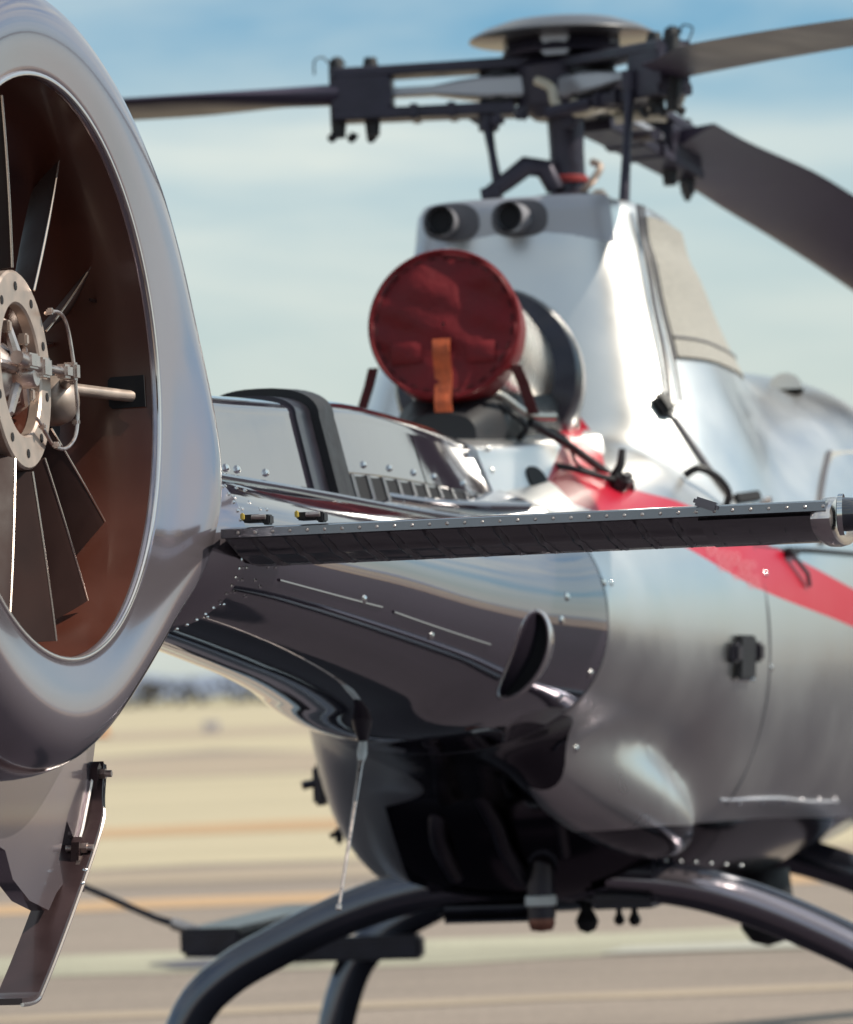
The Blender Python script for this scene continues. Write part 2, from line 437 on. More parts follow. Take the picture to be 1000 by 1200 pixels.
# silver paint with the red stripe as a mask on the shape itself (object coordinates)
STRIPE_TOP = [(0.10, 2.32), (0.15, 2.24), (0.222, 2.15), (0.289, 2.055), (0.345, 1.99), (0.405, 1.947), (0.522, 1.902), (0.70, 1.784), (0.859, 1.659), (1.0, 1.53)]
STRIPE_LOW = [(0.10, 1.99), (0.346, 1.883), (0.538, 1.783), (0.686, 1.654), (0.857, 1.539), (1.0, 1.42)]
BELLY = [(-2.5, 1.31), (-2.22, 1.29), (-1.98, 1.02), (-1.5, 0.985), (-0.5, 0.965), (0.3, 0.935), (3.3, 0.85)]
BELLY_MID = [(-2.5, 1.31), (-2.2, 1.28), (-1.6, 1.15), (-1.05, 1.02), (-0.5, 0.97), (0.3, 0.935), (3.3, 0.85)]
def silver_mat(name, painted):
    M = mat(name, (0.77, 0.755, 0.74), 0.34, 1.0, 0.12, 0.05, (2.2, 0.03))
    if not painted: return M
    t = M.node_tree; b = t.nodes['Principled BSDF']; L_ = t.links.new
    co = t.nodes.new('ShaderNodeTexCoord'); sp = t.nodes.new('ShaderNodeSeparateXYZ')
    L_(co.outputs['Object'], sp.inputs[0])
    X, Y, Z = sp.outputs
    def math_(op, a, c):
        k = t.nodes.new('ShaderNodeMath'); k.operation = op
        for i, v in enumerate((a, c)):
            if isinstance(v, (int, float)): k.inputs[i].default_value = v
            else: L_(v, k.inputs[i])
        return k.outputs[0]
    def curve(src, pts, lo, hi):
        k = t.nodes.new('ShaderNodeFloatCurve'); cv = k.mapping.curves[0]
        P = [((a - lo) / (hi - lo), z / 3) for a, z in pts]
        cv.points[0].location = P[0]; cv.points[1].location = P[-1]
        for a in P[1:-1]: cv.points.new(*a)
        k.mapping.update()
        u = math_('DIVIDE', math_('SUBTRACT', src, lo), hi - lo)
        L_(u, k.inputs['Value'])
        return math_('MULTIPLY', k.outputs[0], 3.0)
    def mask(*c):
        r = c[0]
        for k in c[1:]: r = math_('MULTIPLY', r, k)
        return r
    red = mask(math_('LESS_THAN', Z, curve(X, STRIPE_TOP, 0, 1.05)), math_('GREATER_THAN', Z, curve(X, STRIPE_LOW, 0, 1.05)),
               math_('GREATER_THAN', X, 0.10), math_('LESS_THAN', Y, 0.9),
               math_('GREATER_THAN', math_('ADD', Y, 2.117), math_('MULTIPLY', math_('SUBTRACT', Z, 1.883), 2.6)))
    dark = math_('MAXIMUM', math_('LESS_THAN', Z, curve(Y, BELLY, -3, 3.4)), mask(math_('LESS_THAN', Z, curve(Y, BELLY_MID, -3, 3.4)), math_('LESS_THAN', X, 0.19)))  # dark lower paint, with the rear underside's shade painted in
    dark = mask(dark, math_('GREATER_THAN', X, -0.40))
    def blend(fac, sock, val, cur):
        if isinstance(val, tuple):
            x = t.nodes.new('ShaderNodeMix'); x.data_type = 'RGBA'
            if hasattr(cur, 'links'): L_(cur, x.inputs['A'])
            x.inputs['B'].default_value = (*val, 1); L_(fac, x.inputs['Factor']); o_ = x.outputs['Result']
        else:
            x = t.nodes.new('ShaderNodeMix'); x.data_type = 'FLOAT'
            if isinstance(cur, float): x.inputs['A'].default_value = cur
            else: L_(cur, x.inputs['A'])
            x.inputs['B'].default_value = val; L_(fac, x.inputs['Factor']); o_ = x.outputs['Result']
        L_(o_, b.inputs[sock]); return o_
    c = b.inputs['Base Color'].links[0].from_socket
    c = blend(red, 'Base Color', (0.50, 0.007, 0.030), c)
    cw = blend(red, 'Coat Weight', 0.08, 0.2)
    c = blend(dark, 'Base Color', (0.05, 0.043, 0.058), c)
    m_ = blend(red, 'Metallic', 0.15, 1.0)
    r_ = b.inputs['Roughness'].links[0].from_socket
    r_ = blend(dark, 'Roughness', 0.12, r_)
    return M
M_SILVER = silver_mat('silver_paint', False)
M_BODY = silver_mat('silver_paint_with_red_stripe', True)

# ---- mast tower (tall silver fairing round the rotor mast)
#        z     hw    yrear  yfront  n
TOWER = [(1.80, 0.70, -1.25, 1.25, 2.6), (2.00, 0.66, -1.20, 1.20, 2.6), (2.10, 0.63, -1.15, 1.12, 2.7), (2.20, 0.585, -1.10, 1.00, 2.9), (2.35, 0.525, -1.03, 0.82, 3.0), (2.52, 0.455, -0.97, 0.60, 3.2), (2.68, 0.405, -0.92, 0.36, 3.4), (2.72, 0.385, -0.89, 0.30, 3.5), (2.84, 0.365, -0.89, 0.16, 3.5), (2.862, 0.350, -0.875, 0.14, 3.5)]
def tower_pt(z, t, g=0.0):
    hw, yr, yf, n_ = interp(TOWER, z); c, s_ = math.cos(t), math.sin(t); cy = -0.35
    return Vector(((hw + g) * sgnp(c, 2 / n_), cy + ((yf - cy + g) if s_ >= 0 else (cy - yr + g)) * sgnp(s_, 2 / n_), z))
YS = -2.40
mb = MB()
ys = [YS + (3.35 - YS) * i / 80 for i in range(81)]
mb.loft([body_ring(-2.50, 96, -0.03), body_ring(-2.42, 96, -0.012)] + [body_ring(y) for y in ys])
zs = [lerp(1.80, 2.862, i / 48) for i in range(49)]
mb.loft([[tower_pt(z, 2 * math.pi * k / 80) for k in range(80)] for z in zs])
bl_c = Vector((0.315, -1.66, 1.105)); bl_m = Matrix.Rotation(R(-13), 3, 'Z') @ Matrix.Rotation(R(-16), 3, 'X')
def blister(t0, t1): return [[bl_c + bl_m @ Vector((0.15 * math.sin(t) * math.cos(p), -0.66 * math.cos(t), 0.16 * math.sin(t) * math.sin(p))) for p in [2 * math.pi * k / 36 for k in range(36)]] for t in [lerp(t0, t1, i / 20) for i in range(21)]]
mb.loft(blister(R(2), R(178)))
body = mb.build('fuselage', None, None, False)
md = body.modifiers.new('r', 'REMESH'); md.mode = 'VOXEL'; md.voxel_size = 0.02
md = body.modifiers.new('s', 'SMOOTH'); md.factor = 0.5; md.iterations = 80
me = bpy.data.meshes.new_from_object(body.evaluated_get(bpy.context.evaluated_depsgraph_get()))
body.modifiers.clear(); body.data = me; me.name = 'fuselage'
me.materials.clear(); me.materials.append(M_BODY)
me.polygons.foreach_set('use_smooth', [True] * len(me.polygons))
body.parent = heli
tower = heli
from mathutils.bvhtree import BVHTree
BV = BVHTree.FromPolygons([v.co.copy() for v in me.vertices], [tuple(p.vertices) for p in me.polygons])
def hit(y, z, g=0.0):
    """point and normal on the right side of the fuselage at (y, z)"""
    l = None
    while l is None:
        l, n_, i, d = BV.ray_cast(Vector((3, y, z)), Vector((-1, 0, 0))); z -= 0.004
    return l + n_ * g, n_
ys = [-5.31 + (YS + 0.005 - -5.31) * i / 48 for i in range(49)]
boom = MB().loft([body_ring(y) for y in ys]).build('tail_boom', M_BOOM, heli)
boom['label'] = 'glossy dark plum tail boom mirroring the sky'


# ---- rivets along the joint between fin and boom
mb = MB()
for y, z0, z1, st in ((-5.262, 1.56, 1.87, 0.024), (-5.235, 1.56, 1.87, 0.024), (-5.15, 1.60, 1.85, 0.032), (-5.10, 1.62, 1.84, 0.04), (-5.05, 1.66, 1.82, 0.04)):
    z = z0
    while z < z1:
        dome(mb, on_body(y, z), body_n(y, z), 0.0042, 0.003); z += st
mb.build('rivets', M_CHROME, heli, True, 'stuff')
# quarter-turn fasteners and drain pins on the boom
for y, z, r in ((-4.35, 1.60, 0.011), (-3.75, 1.52, 0.011), (-2.72, 1.62, 0.012), (-2.78, 1.56, 0.012), (-2.45, 1.42, 0.012), (-2.55, 1.36, 0.012), (-2.38, 1.66, 0.012)):
    mb = MB(); dome(mb, on_body(y, z), body_n(y, z), r, 0.006); mb.build('fastener', M_CHROME, heli)
# raised lap strip low on the boom
for y0, y1, za, zb in ((-5.0, -4.2, 1.635, 1.585), (-4.1, -3.3, 1.575, 1.50)):
    mb = MB(); n = 16
    mb.tube([on_body(lerp(y0, y1, i / n), lerp(za, zb, i / n), 0.001) for i in range(n + 1)], 0.0035, 6)
    mb.build('lap_strip', M_BOOM, heli)
# panel edge ring where dark paint meets silver
rg = body_ring(-2.397, 96, 0.0015); rg2 = body_ring(-2.388, 96, 0.0015)
MB().loft([rg, rg2], False).build('paint_break_seam', M_SEAM, heli)

# ---- drive shaft cover along the top of the boom
COVER = [(-5.45, 0.150, 0.120, 2.045), (-5.20, 0.135, 0.100, 2.035), (-4.30, 0.150, 0.110, 2.060), (-3.60, 0.175, 0.120, 2.085), (-2.90, 0.195, 0.130, 2.075), (-2.35, 0.215, 0.140, 2.050)]
def cover_pt(y, s, g=0.0):
    """s: -1 left foot .. 0 crown .. 1 right foot"""
    wb, wt, zt = interp(COVER, y); zb = 1.83
    a = abs(s); sg = 1 if s >= 0 else -1
    if a > 0.5:
        t = (a - 0.5) / 0.5; x = lerp(wt, wb, t); z = lerp(zt - 0.045, zb, t); n = Vector((1, 0, 0.25)).normalized()
    else:
        t = a / 0.5; ang = t * math.pi / 2
        x = wt * sgnp(math.sin(ang), 0.75); z = zt - 0.045 + 0.045 * sgnp(math.cos(ang), 0.75); n = Vector((math.sin(ang), 0, math.cos(ang)))
    return Vector((sg * (x + n.x * g), y, z + n.z * g))
def cover_loft(y0, y1, g=0.0, n=12, m_=40):
    return [[cover_pt(lerp(y0, y1, i / n), lerp(-1, 1, k / m_), g) for k in range(m_ + 1)] for i in range(n + 1)]
dsc = MB().loft(cover_loft(-5.16, -4.28)).build('drive_shaft_cover', M_BOOM, heli)
MB().loft(cover_loft(-5.48, -5.17, 0.012)).build('cover_fairing', M_BOOM, heli)
hoop = MB().loft(cover_loft(-4.17, -4.03, 0.028, 4)).build('cover_hoop', M_BLACK, heli)
hoop['label'] = 'black rubber arch between the two shaft covers'
MB().loft(cover_loft(-4.30, -4.165, 0.008, 3)).build('hoop_collar', M_DARK, hoop)
dsc2 = MB().loft(cover_loft(-4.03, -2.42, 0.006)).build('drive_shaft_cover', M_BOOM, heli)
def cover_panel(y0, y1, s0, s1, name, material, parent, g=0.010, th=0.006, ny=8, ns_=6):
    top = [[cover_pt(lerp(y0, y1, i / ny), lerp(s0, s1, k / ns_), g) for k in range(ns_ + 1)] for i in range(ny + 1)]
    bot = [[cover_pt(lerp(y0, y1, i / ny), lerp(s0, s1, k / ns_), g - th) for k in range(ns_ + 1)] for i in range(ny + 1)]
    rings = [t + b[::-1] for t, b in zip(top, bot)]
    return MB().loft(rings).build(name, material, parent)
cover_panel(-3.98, -3.20, 0.52, 0.82, 'access_panel', M_BOOM, dsc2)
cover_panel(-3.185, -2.46, 0.52, 0.82, 'access_panel', M_BOOM, dsc2)
cover_panel(-5.13, -4.42, 0.50, 0.94, 'access_panel', M_BOOM, dsc)
for par, ysx, s_, g in ((dsc2, (-3.80, -3.55, -3.30, -3.08, -2.75), 0.77, 0.011), (dsc, (-5.02, -4.93, -4.70), 0.88, 0.011)):
    for y in ysx:
        mb = MB(); dome(mb, cover_pt(y, s_, g), (1, 0, 0.25), 0.009, 0.006); mb.build('screw', M_CHROME, par)
# louvre row at the foot of the front cover
lvr = cover_panel(-3.98, -2.46, 0.84, 0.99, 'louvre_strip', M_HOLE, heli, 0.009, 0.006, 12, 3)
for i in range(11):
    y = -3.94 + i * 0.145
    cover_panel(y - 0.016, y + 0.016, 0.83, 1.0, 'louvre_divider', M_DARK, lvr, 0.013, 0.006, 1, 2)
# rail under the cover
rl = MB().tube(spl([on_body(-5.22, 1.868, 0.006), on_body(-4.6, 1.866, 0.004), on_body(-3.9, 1.860, 0.004), on_body(-3.2, 1.850, 0.004), on_body(-2.5, 1.862, 0.004)], 8), 0.013, 8).build('rail', M_BOOM, heli)
MB().tube(spl([on_body(-5.2, 1.845, 0.003), on_body(-4.4, 1.838, 0.003), on_body(-3.5, 1.818, 0.003), on_body(-2.6, 1.80, 0.003)], 8), 0.007, 8).build('rail', M_BOOM, heli)

# ---- silver engine deck fairing (behind the exhaust)
DECK = [(-2.44, 0.235, 0.160, 2.055), (-2.1, 0.285, 0.200, 2.075), (-1.7, 0.325, 0.235, 2.11), (-1.2, 0.36, 0.28, 2.15)]
rings = []
for i in range(15):
    y = lerp(-2.44, -1.2, i / 14); wb, wt, zt = interp(DECK, y); ring = []
    for k in range(41):
        s_ = lerp(-1, 1, k / 40); a = abs(s_); sg = 1 if s_ >= 0 else -1
        if a > 0.5: t = (a - 0.5) / 0.5; x, z = lerp(wt, wb, t), lerp(zt - 0.05, 1.80, t)
        else: ang = a * math.pi; x, z = wt * sgnp(math.sin(ang), 0.8), zt - 0.05 + 0.05 * sgnp(math.cos(ang), 0.8)
        ring.append(Vector((sg * x, y, z)))
    rings.append(ring)
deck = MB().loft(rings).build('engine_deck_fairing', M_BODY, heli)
def deck_x(y, z):
    wb, wt, zt = interp(DECK, y); t = max(0, min(1, (zt - 0.05 - z) / (zt - 0.05 - 1.80))); return lerp(wt, wb, t)
for y, z in ((-2.38, 1.97), (-2.36, 2.03), (-2.40, 1.90)):
    mb = MB(); dome(mb, (deck_x(y, z), y, z), (1, 0, 0.2), 0.010, 0.006); mb.build('screw', M_CHROME, deck)

# grey collar band at the top rear with two tube openings
zs = [2.712 + 0.148 * i / 6 for i in range(7)]
band_ = MB().loft([[tower_pt(z, lerp(R(183), R(305), k / 30), 0.004) for k in range(31)] + [tower_pt(z, lerp(R(305), R(183), k / 30), -0.01) for k in range(31)] for z in zs]).build('collar_panel', M_GREY, tower)
for x, dx in ((-0.225, 0.0), (-0.015, 0.03)):
    pp = MB()
    a, b = Vector((x, -0.965, 2.795)), Vector((x + dx, -0.80, 2.795))
    pp.tube([a, b], 0.045, 24, 1.0, False)
    pp.tube([b, a], 0.038, 24, 1.0, False)
    p = pp.build('vent_tube', M_GREY, tower)
    MB().tube([a + Vector((0, 0.02, 0)), a + Vector((0, 0.03, 0))], 0.038, 24).build('tube_opening', M_HOLE, p)
    q = MB(); q.prism([(x + 0.02 + 0.085 * sgnp(math.cos(t), 0.7), 2.795 + 0.056 * sgnp(math.sin(t), 0.8)) for t in [2 * math.pi * k / 28 for k in range(28)]], -0.899, -0.889, lambda u, v, d: Vector((u, d, v)))
    q.build('tube_recess', M_SEAM, tower)
# beige intake screen on the forward right of the tower
def A0(z): return R(lerp(-46, -33, (z - 2.25) / 0.55))
A1 = R(60)
zs = [lerp(2.36, 2.80, i / 14) for i in range(15)]
scr = MB().loft([[tower_pt(z, lerp(A0(z) + 0.12, A1, k / 24), 0.010) for k in range(25)] + [tower_pt(z, lerp(A1, A0(z) + 0.12, k / 24), -0.01) for k in range(25)] for z in zs]).build('intake_screen', M_SCREEN, tower)
MB().tube([tower_pt(2.42, lerp(A0(2.42) + 0.12, A1, k / 16), 0.012) for k in range(17)], 0.004, 6).build('screen_stitching', M_SEAM, scr)
MB().tube([tower_pt(z, A0(z) - 0.02, 0.012) for z in [lerp(2.22, 2.83, i / 20) for i in range(21)]], 0.0075, 8).build('cable', M_SEAM, tower)
MB().tube([tower_pt(z, A0(z) + 0.07, 0.010) for z in [lerp(2.22, 2.83, i / 20) for i in range(21)]], 0.005, 8).build('cable', M_SEAM, tower)

# ---- engine exhaust
ex_a, ex_b = Vector((-0.02, -1.28, 2.27)), Vector((0.012, -2.10, 2.385))
ax = (ex_b - ex_a).normalized()
exm = ax.to_track_quat('Z', 'Y').to_matrix()
L = (ex_b - ex_a).length
MB().lathe([(0.205, 0), (0.202, L * 0.4), (0.196, L * 0.75), (0.19, L - 0.05), (0.18, L - 0.05), (0.18, 0.02)], ex_a, 'z', 48, exm).build('exhaust_pipe', M_PIPE, heli)
MB().lathe([(0.20, 0.16), (0.262, 0.13), (0.275, 0.09), (0.275, 0.02), (0.262, -0.02), (0.2, -0.04)], ex_a, 'z', 48, exm).build('firewall_ring', M_DARK, heli)
rings = []
for y, hw, z0, z1 in ((-2.16, 0.10, 2.00, 2.14), (-2.02, 0.15, 2.0, 2.20), (-1.75, 0.18, 2.0, 2.24), (-1.45, 0.20, 2.0, 2.28), (-1.15, 0.21, 2.0, 2.36)):
    rings.append([Vector((hw * sgnp(math.cos(t), 0.7), y, (z0 + z1) / 2 + (z1 - z0) / 2 * sgnp(math.sin(t), 0.7))) for t in [2 * math.pi * k / 28 for k in range(28)]])
MB().loft(rings).build('engine_shroud', M_BLACK, heli)
MB().tube(spl([(0.10, -1.98, 2.20), (0.13, -1.95, 2.195), (0.19, -1.88, 2.145), (0.25, -1.8, 2.14)], 6), 0.014, 10).build('drain_pipe', M_PIPE, heli)
MB().tube(spl([(0.20, -1.9, 2.12), (0.26, -1.7, 2.07), (0.33, -1.5, 2.0), (0.40, -1.3, 1.93)], 6), 0.012, 8).build('drain_hose', M_BLACK, heli)

# ---- FENESTRON (shrouded tail fan)
FC = Vector((0.10, -6.10, 2.016))
yaw, lean = R(5.0), R(1.2)
fu = Vector((math.cos(yaw), -math.sin(yaw), 0)); fv = Vector((math.sin(yaw), math.cos(yaw), 0)); fw = Vector((0, 0, 1))
fw = (fw - fu * math.tan(lean)).normalized(); fu = fv.cross(fw).normalized()
def FT(u, v, w): return FC + fu * u + fv * v + fw * w
def FP(r, th, u): return FT(u, r * math.cos(th), r * math.sin(th))
RO = [(0, 0.86), (15, 0.855), (29, 0.83), (41, 0.79), (65, 0.75), (90, 0.74), (130, 0.74), (180, 0.76), (225, 0.73), (270, 0.755), (298, 0.738), (318, 0.768), (340, 0.862), (360, 0.86)]
UM = -0.15
def skin(th):
    d = math.degrees(th) % 360
    ro = interp(RO, d)[0]
    dd = ((d + 17 + 180) % 360) - 180
    fl = 0.075 * math.exp(-(dd / 22.0) ** 2)
    pts = [(0.534, -0.030), (0.535, -0.010), (0.537, -0.003), (0.542, 0.001), (0.556, 0.003)]
    for i in range(1, 23):
        t = i / 22
        t = 1 - (1 - t) ** 1.7
        r = 0.556 + (ro - 0.556) * t
        top = 0.003 + 0.014 * math.sin(min(1, t * 1.4) * math.pi * 0.5) + fl * (t * t * (3 - 2 * t))
        u = UM + (top - UM) * (max(0, 1 - t ** 4.2)) ** 0.5
        pts.append((r, u))
    left = [(r, 2 * UM - u) for r, u in pts[:-1]][::-1]
    return pts + left
NT = 120
rings = [[FP(r, 2 * math.pi * k / NT, u) for r, u in skin(2 * math.pi * k / NT)] for k in range(NT)]
fs = []; vs = [p for r in rings for p in r]; n = len(rings[0])
for i in range(NT):
    for j in range(n - 1):
        a, b = i, (i + 1) % NT
        fs.append((a * n + j, b * n + j, b * n + j + 1, a * n + j + 1))
fin = mesh('fan_shroud', vs, fs, M_FIN, heli)
fin['label'] = 'glossy mauve grey shroud round the tail fan'
# polished lip ring
lip = MB()
rr = []
for k in range(NT):
    th = 2 * math.pi * k / NT
    rr.append([FP(0.5395 + 0.005 * math.cos(a), th, 0.001 + 0.004 * math.sin(a)) for a in [2 * math.pi * q / 8 for q in range(8)]])
rr.append(rr[0]); lip.loft(rr, False); lip.build('duct_lip', M_LIP, fin)
rr = [[FP(r, 2 * math.pi * k / NT, u) for k in range(NT)] for r, u in ((0.5345, -0.012), (0.525, -0.06), (0.514, -0.12), (0.508, -0.22), (0.515, -0.29))]
duct = MB().loft(rr, False).build('duct_liner', M_DUCT, fin)
# slot in the forward duct wall, with the control rod running into it
MB().prism([(-0.072, -0.020), (-0.072, 0.030), (-0.066, 0.036), (0.0, 0.036), (0.0, -0.026), (-0.066, -0.026)], 0.0, 0.004, lambda u, v, d: FT(u - 0.022, 0.5255 + 0.13 * u - d, v - 0.02)).build('duct_slot', M_HOLE, duct, False)
for u_, w_, v_ in ((-0.10, 0.165, 0.475), (-0.13, -0.29, 0.40), (-0.14, -0.325, 0.372)):
    MB().box(FT(u_, v_, w_), (0.004, 0.05, 0.006)).build('duct_clip', M_BLADE, duct)
# fan: hub, blades
HUBU = -0.126
gu = Vector((1, 0, 0)); gv = Vector((0, 1, 0)); gw = Vector((0, 0, 1))
gw = (gw - gu * math.tan(R(2.0))).normalized(); gu = gv.cross(gw).normalized()
def GT(u, v, w): return FC + gu * u + gv * v + gw * w
def GP(r, th, u): return GT(u, r * math.cos(th), r * math.sin(th))
fan = heli
hub = MB().lathe([(0.145, -0.03), (0.172, -0.025), (0.176, 0.045), (0.170, 0.052)], (0, 0, 0), 'x', 48)
hub.xf(lambda p: GT(p.x + HUBU, p.y, p.z)); hub = hub.build('fan_hub', M_BLADE, fan)
mb = MB().lathe([(0.122, 0.040), (0.122, 0.058), (0.126, 0.062), (0.181, 0.062), (0.185, 0.058), (0.185, 0.040), (0.122, 0.040)], (0, 0, 0), 'x', 56)
mb.xf(lambda p: GT(p.x + HUBU, p.y, p.z)); flange = mb.build('hub_flange', M_TAN, fan)
for k in range(10):
    a = R(20 + 36 * k)
    mb = MB().lathe([(0.0005, 0.0005), (0.0085, 0.0005), (0.0085, -0.004), (0.0005, -0.004)], (0, 0, 0), 'x', 12)
    mb.xf(lambda p: GT(p.x + HUBU + 0.063, p.y + 0.155 * math.cos(a), p.z + 0.155 * math.sin(a))); mb.build('bolt_hole', M_HOLE, flange)
# hub interior: dished plate, spider, links
mb = MB().lathe([(0.125, 0.045), (0.118, 0.01), (0.08, -0.02), (0.001, -0.02)], (0, 0, 0), 'x', 40)
mb.xf(lambda p: GT(p.x + HUBU, p.y, p.z)); mb.build('hub_dish', M_DUCT, fan)
sp = MB().lathe([(0.001, 0.09), (0.022, 0.09), (0.026, 0.082), (0.026, 0.05), (0.045, 0.045), (0.062, 0.03), (0.066, 0.0), (0.04, -0.02)], (0, 0, 0), 'x', 28)
sp.xf(lambda p: GT(p.x + HUBU, p.y, p.z - 0.01)); spider = sp.build('pitch_spider', M_STEEL, fan)
for k in range(5):
    a = R(30 + 72 * k)
    mb = MB().tube([GP(0.03, a, HUBU + 0.055), GP(0.085, a, HUBU + 0.045), GP(0.10, a, HUBU + 0.02)], [0.011, 0.009, 0.011], 8)
    arm = mb.build('spider_arm', M_STEEL, spider)
    if k in (0, 1, 4):
        MB().box(GP(0.088, a + 0.25, HUBU + 0.05), (0.018, 0.02, 0.022), None, 0.003).build('spider_clevis', M_TAN, spider)
mb = MB().tube([GT(HUBU + 0.085, -0.10, 0.015), GT(HUBU + 0.085, 0.03, 0.004)], 0.013, 10)
mb.box(GT(HUBU + 0.085, 0.04, 0.004), (0.034, 0.05, 0.036), None, 0.004)
mb.box(GT(HUBU + 0.085, -0.03, 0.012), (0.03, 0.06, 0.028), None, 0.004)
mb.build('pitch_lever', M_STEEL, fan)
mb = MB().tube([GT(HUBU + 0.086, 0.05, 0.006), GT(HUBU + 0.088, 0.17, 0.006)], 0.008, 10)
mb.box(GT(HUBU + 0.088, 0.185, 0.006), (0.026, 0.045, 0.026), None, 0.005)
mb.box(GT(HUBU + 0.09, 0.225, 0.008), (0.03, 0.03, 0.034), None, 0.005)
mb.build('control_link', M_STEEL, fan)
MB().tube([GT(HUBU + 0.088, 0.24, 0.008), GT(HUBU + 0.03, 0.36, -0.010), FT(-0.050, 0.522, -0.024)], [0.0125, 0.0125, 0.0115], 14).build('control_rod', M_TAN, fan)
# locking wire loop round the flange
MB().tube(spl([GT(-0.055, 0.15, 0.115), GT(-0.046, 0.20, 0.12), GT(-0.044, 0.245, 0.10), GT(-0.040, 0.26, 0.03), GT(-0.040, 0.265, -0.03), GT(-0.042, 0.27, -0.075), GT(-0.046, 0.255, -0.115), GT(-0.050, 0.20, -0.138), GT(-0.055, 0.14, -0.135), GT(-0.050, 0.08, -0.115), GT(-0.048, 0.02, -0.09)], 8), 0.0038, 8).build('pipe_loop', M_STEEL, fan)
for v, w in ((0.15, 0.118), (0.262, -0.008), (0.27, -0.085), (0.13, -0.135), (0.05, -0.104)):
    MB().box(GT(-0.046, v, w), (0.014, 0.014, 0.012), None, 0.003).build('pipe_clip', M_STEEL, fan)
# pale gearbox dome behind the hub
mb = MB().lathe([(0.001, 0.05), (0.03, 0.045), (0.055, 0.025), (0.065, 0.0), (0.065, -0.05)], (0, 0, 0), 'x', 32)
mb.xf(lambda p: GT(p.x * 0.8 - 0.10, p.y * 0.75 + 0.345, p.z * 0.75 - 0.035)); mb.build('gearbox_dome', M_TAN, fan)
mb = MB().lathe([(0.065, 0.0), (0.105, 0.002), (0.105, -0.03), (0.065, -0.03)], (0, 0, 0), 'x', 32)
mb.xf(lambda p: GT(p.x - 0.13, p.y + 0.345, p.z - 0.035)); mb.build('dome_seal', M_BLACK, fan)
# blades
def make_blade():
    rings, edge = [], []
    for i in range(9):
        r = lerp(0.188, 0.502, i / 8)
        ch = lerp(0.066, 0.130, i / 8); pt = R(lerp(58, 40, i / 8))
        ring = []
        for q in range(16):
            t = 2 * math.pi * q / 16
            c = 0.5 * math.cos(t); th_ = 0.055 * math.sin(t) * (1 - 0.55 * math.cos(t)) * 0.9
            cc, tt = c * ch, th_ * ch * 1.6
            # chord lies between axial (u) and tangential directions
            ring.append((r, cc * math.sin(pt) - tt * math.cos(pt), cc * math.cos(pt) + tt * math.sin(pt)))
        rings.append(ring)
    return rings
BR = make_blade()
def place_blade(ang, mates=[None, None]):
    er, et = gv * math.cos(ang) + gw * math.sin(ang), -gv * math.sin(ang) + gw * math.cos(ang)
    o_ = GT(HUBU + 0.036, 0, 0)
    f = lambda p: o_ + er * p[0] + gu * p[1] + et * p[2]
    b = MB().loft([[f(p) for p in ring] for ring in BR]).build('fan_blade', M_BLADE, fan)
    # bare leading edge strip facing the camera
    e1 = [f(r[0]) for r in BR]
    MB().tube(e1, 0.0022, 6).build('blade_edge', M_EDGE, b)
    return b
for a in (91, 50, 21, -38, -63, -90, -122, -155, 162, 127):
    place_blade(R(a))
for k in range(8):   # stator vanes deep in the duct
    a = R(10 + 45 * k)
    rings = [[FP(r, a + s_ / r, -0.235 + t_) for s_, t_ in ((-0.008, 0), (-0.004, 0.04), (0.004, 0.04), (0.008, 0), (0.004, -0.04), (-0.004, -0.04))] for r in (0.10, 0.3, 0.502)]
    MB().loft(rings).build('stator_vane', M_DUCT, fin)
mb = MB().lathe([(0.001, -0.17), (0.15, -0.17), (0.16, -0.19), (0.15, -0.30), (0.10, -0.36), (0.001, -0.37)], (0, 0, 0), 'x', 40)
mb.xf(lambda p: FT(p.x, p.y, p.z)); mb.build('stator_core', M_DUCT, fin)

col = []
for y, hw_, zt, zb in ((-5.555, 0.15, 1.865, 1.57), (-5.50, 0.182, 1.88, 1.548), (-5.38, 0.228, 1.90, 1.528), (-5.29, 0.2445, 1.899, 1.524), (-5.285, 0.2395, 1.893, 1.53)):
    col.append([Vector((hw_ * sgnp(math.cos(t), 0.95), y, (zt + zb) / 2 + (zt - zb) / 2 * sgnp(math.sin(t), 0.95))) for t in [2 * math.pi * k / 64 for k in range(64)]])
MB().loft(col).build('fin_collar', M_FIN, heli)
mb = MB()
for k in range(64):
    t = 2 * math.pi * k / 64
    if math.cos(t) > 0.15:
        dome(mb, (0.2425 * sgnp(math.cos(t), 0.95), -5.305, 1.7115 + 0.188 * sgnp(math.sin(t), 0.95)), (math.cos(t), -0.1, math.sin(t)), 0.004, 0.003)
mb.build('rivets', M_CHROME, heli, True, 'stuff')
# vertical fin above the shroud (its foot shows at the top edge of the picture)
rings = []
for z, v0, v1, h in ((0.66, -0.62, 0.22, 0.08), (0.95, -0.72, 0.04, 0.07), (1.3, -0.86, -0.16, 0.06), (1.6, -0.98, -0.40, 0.045)):
    rings.append([FT(UM + h * math.sin(t) * (1 - 0.35 * math.cos(t)) , lerp(v0, v1, 0.5 + 0.5 * math.cos(t)), z) for t in [2 * math.pi * k / 28 for k in range(28)]])
MB().loft(rings).build('vertical_fin', M_FIN, heli)

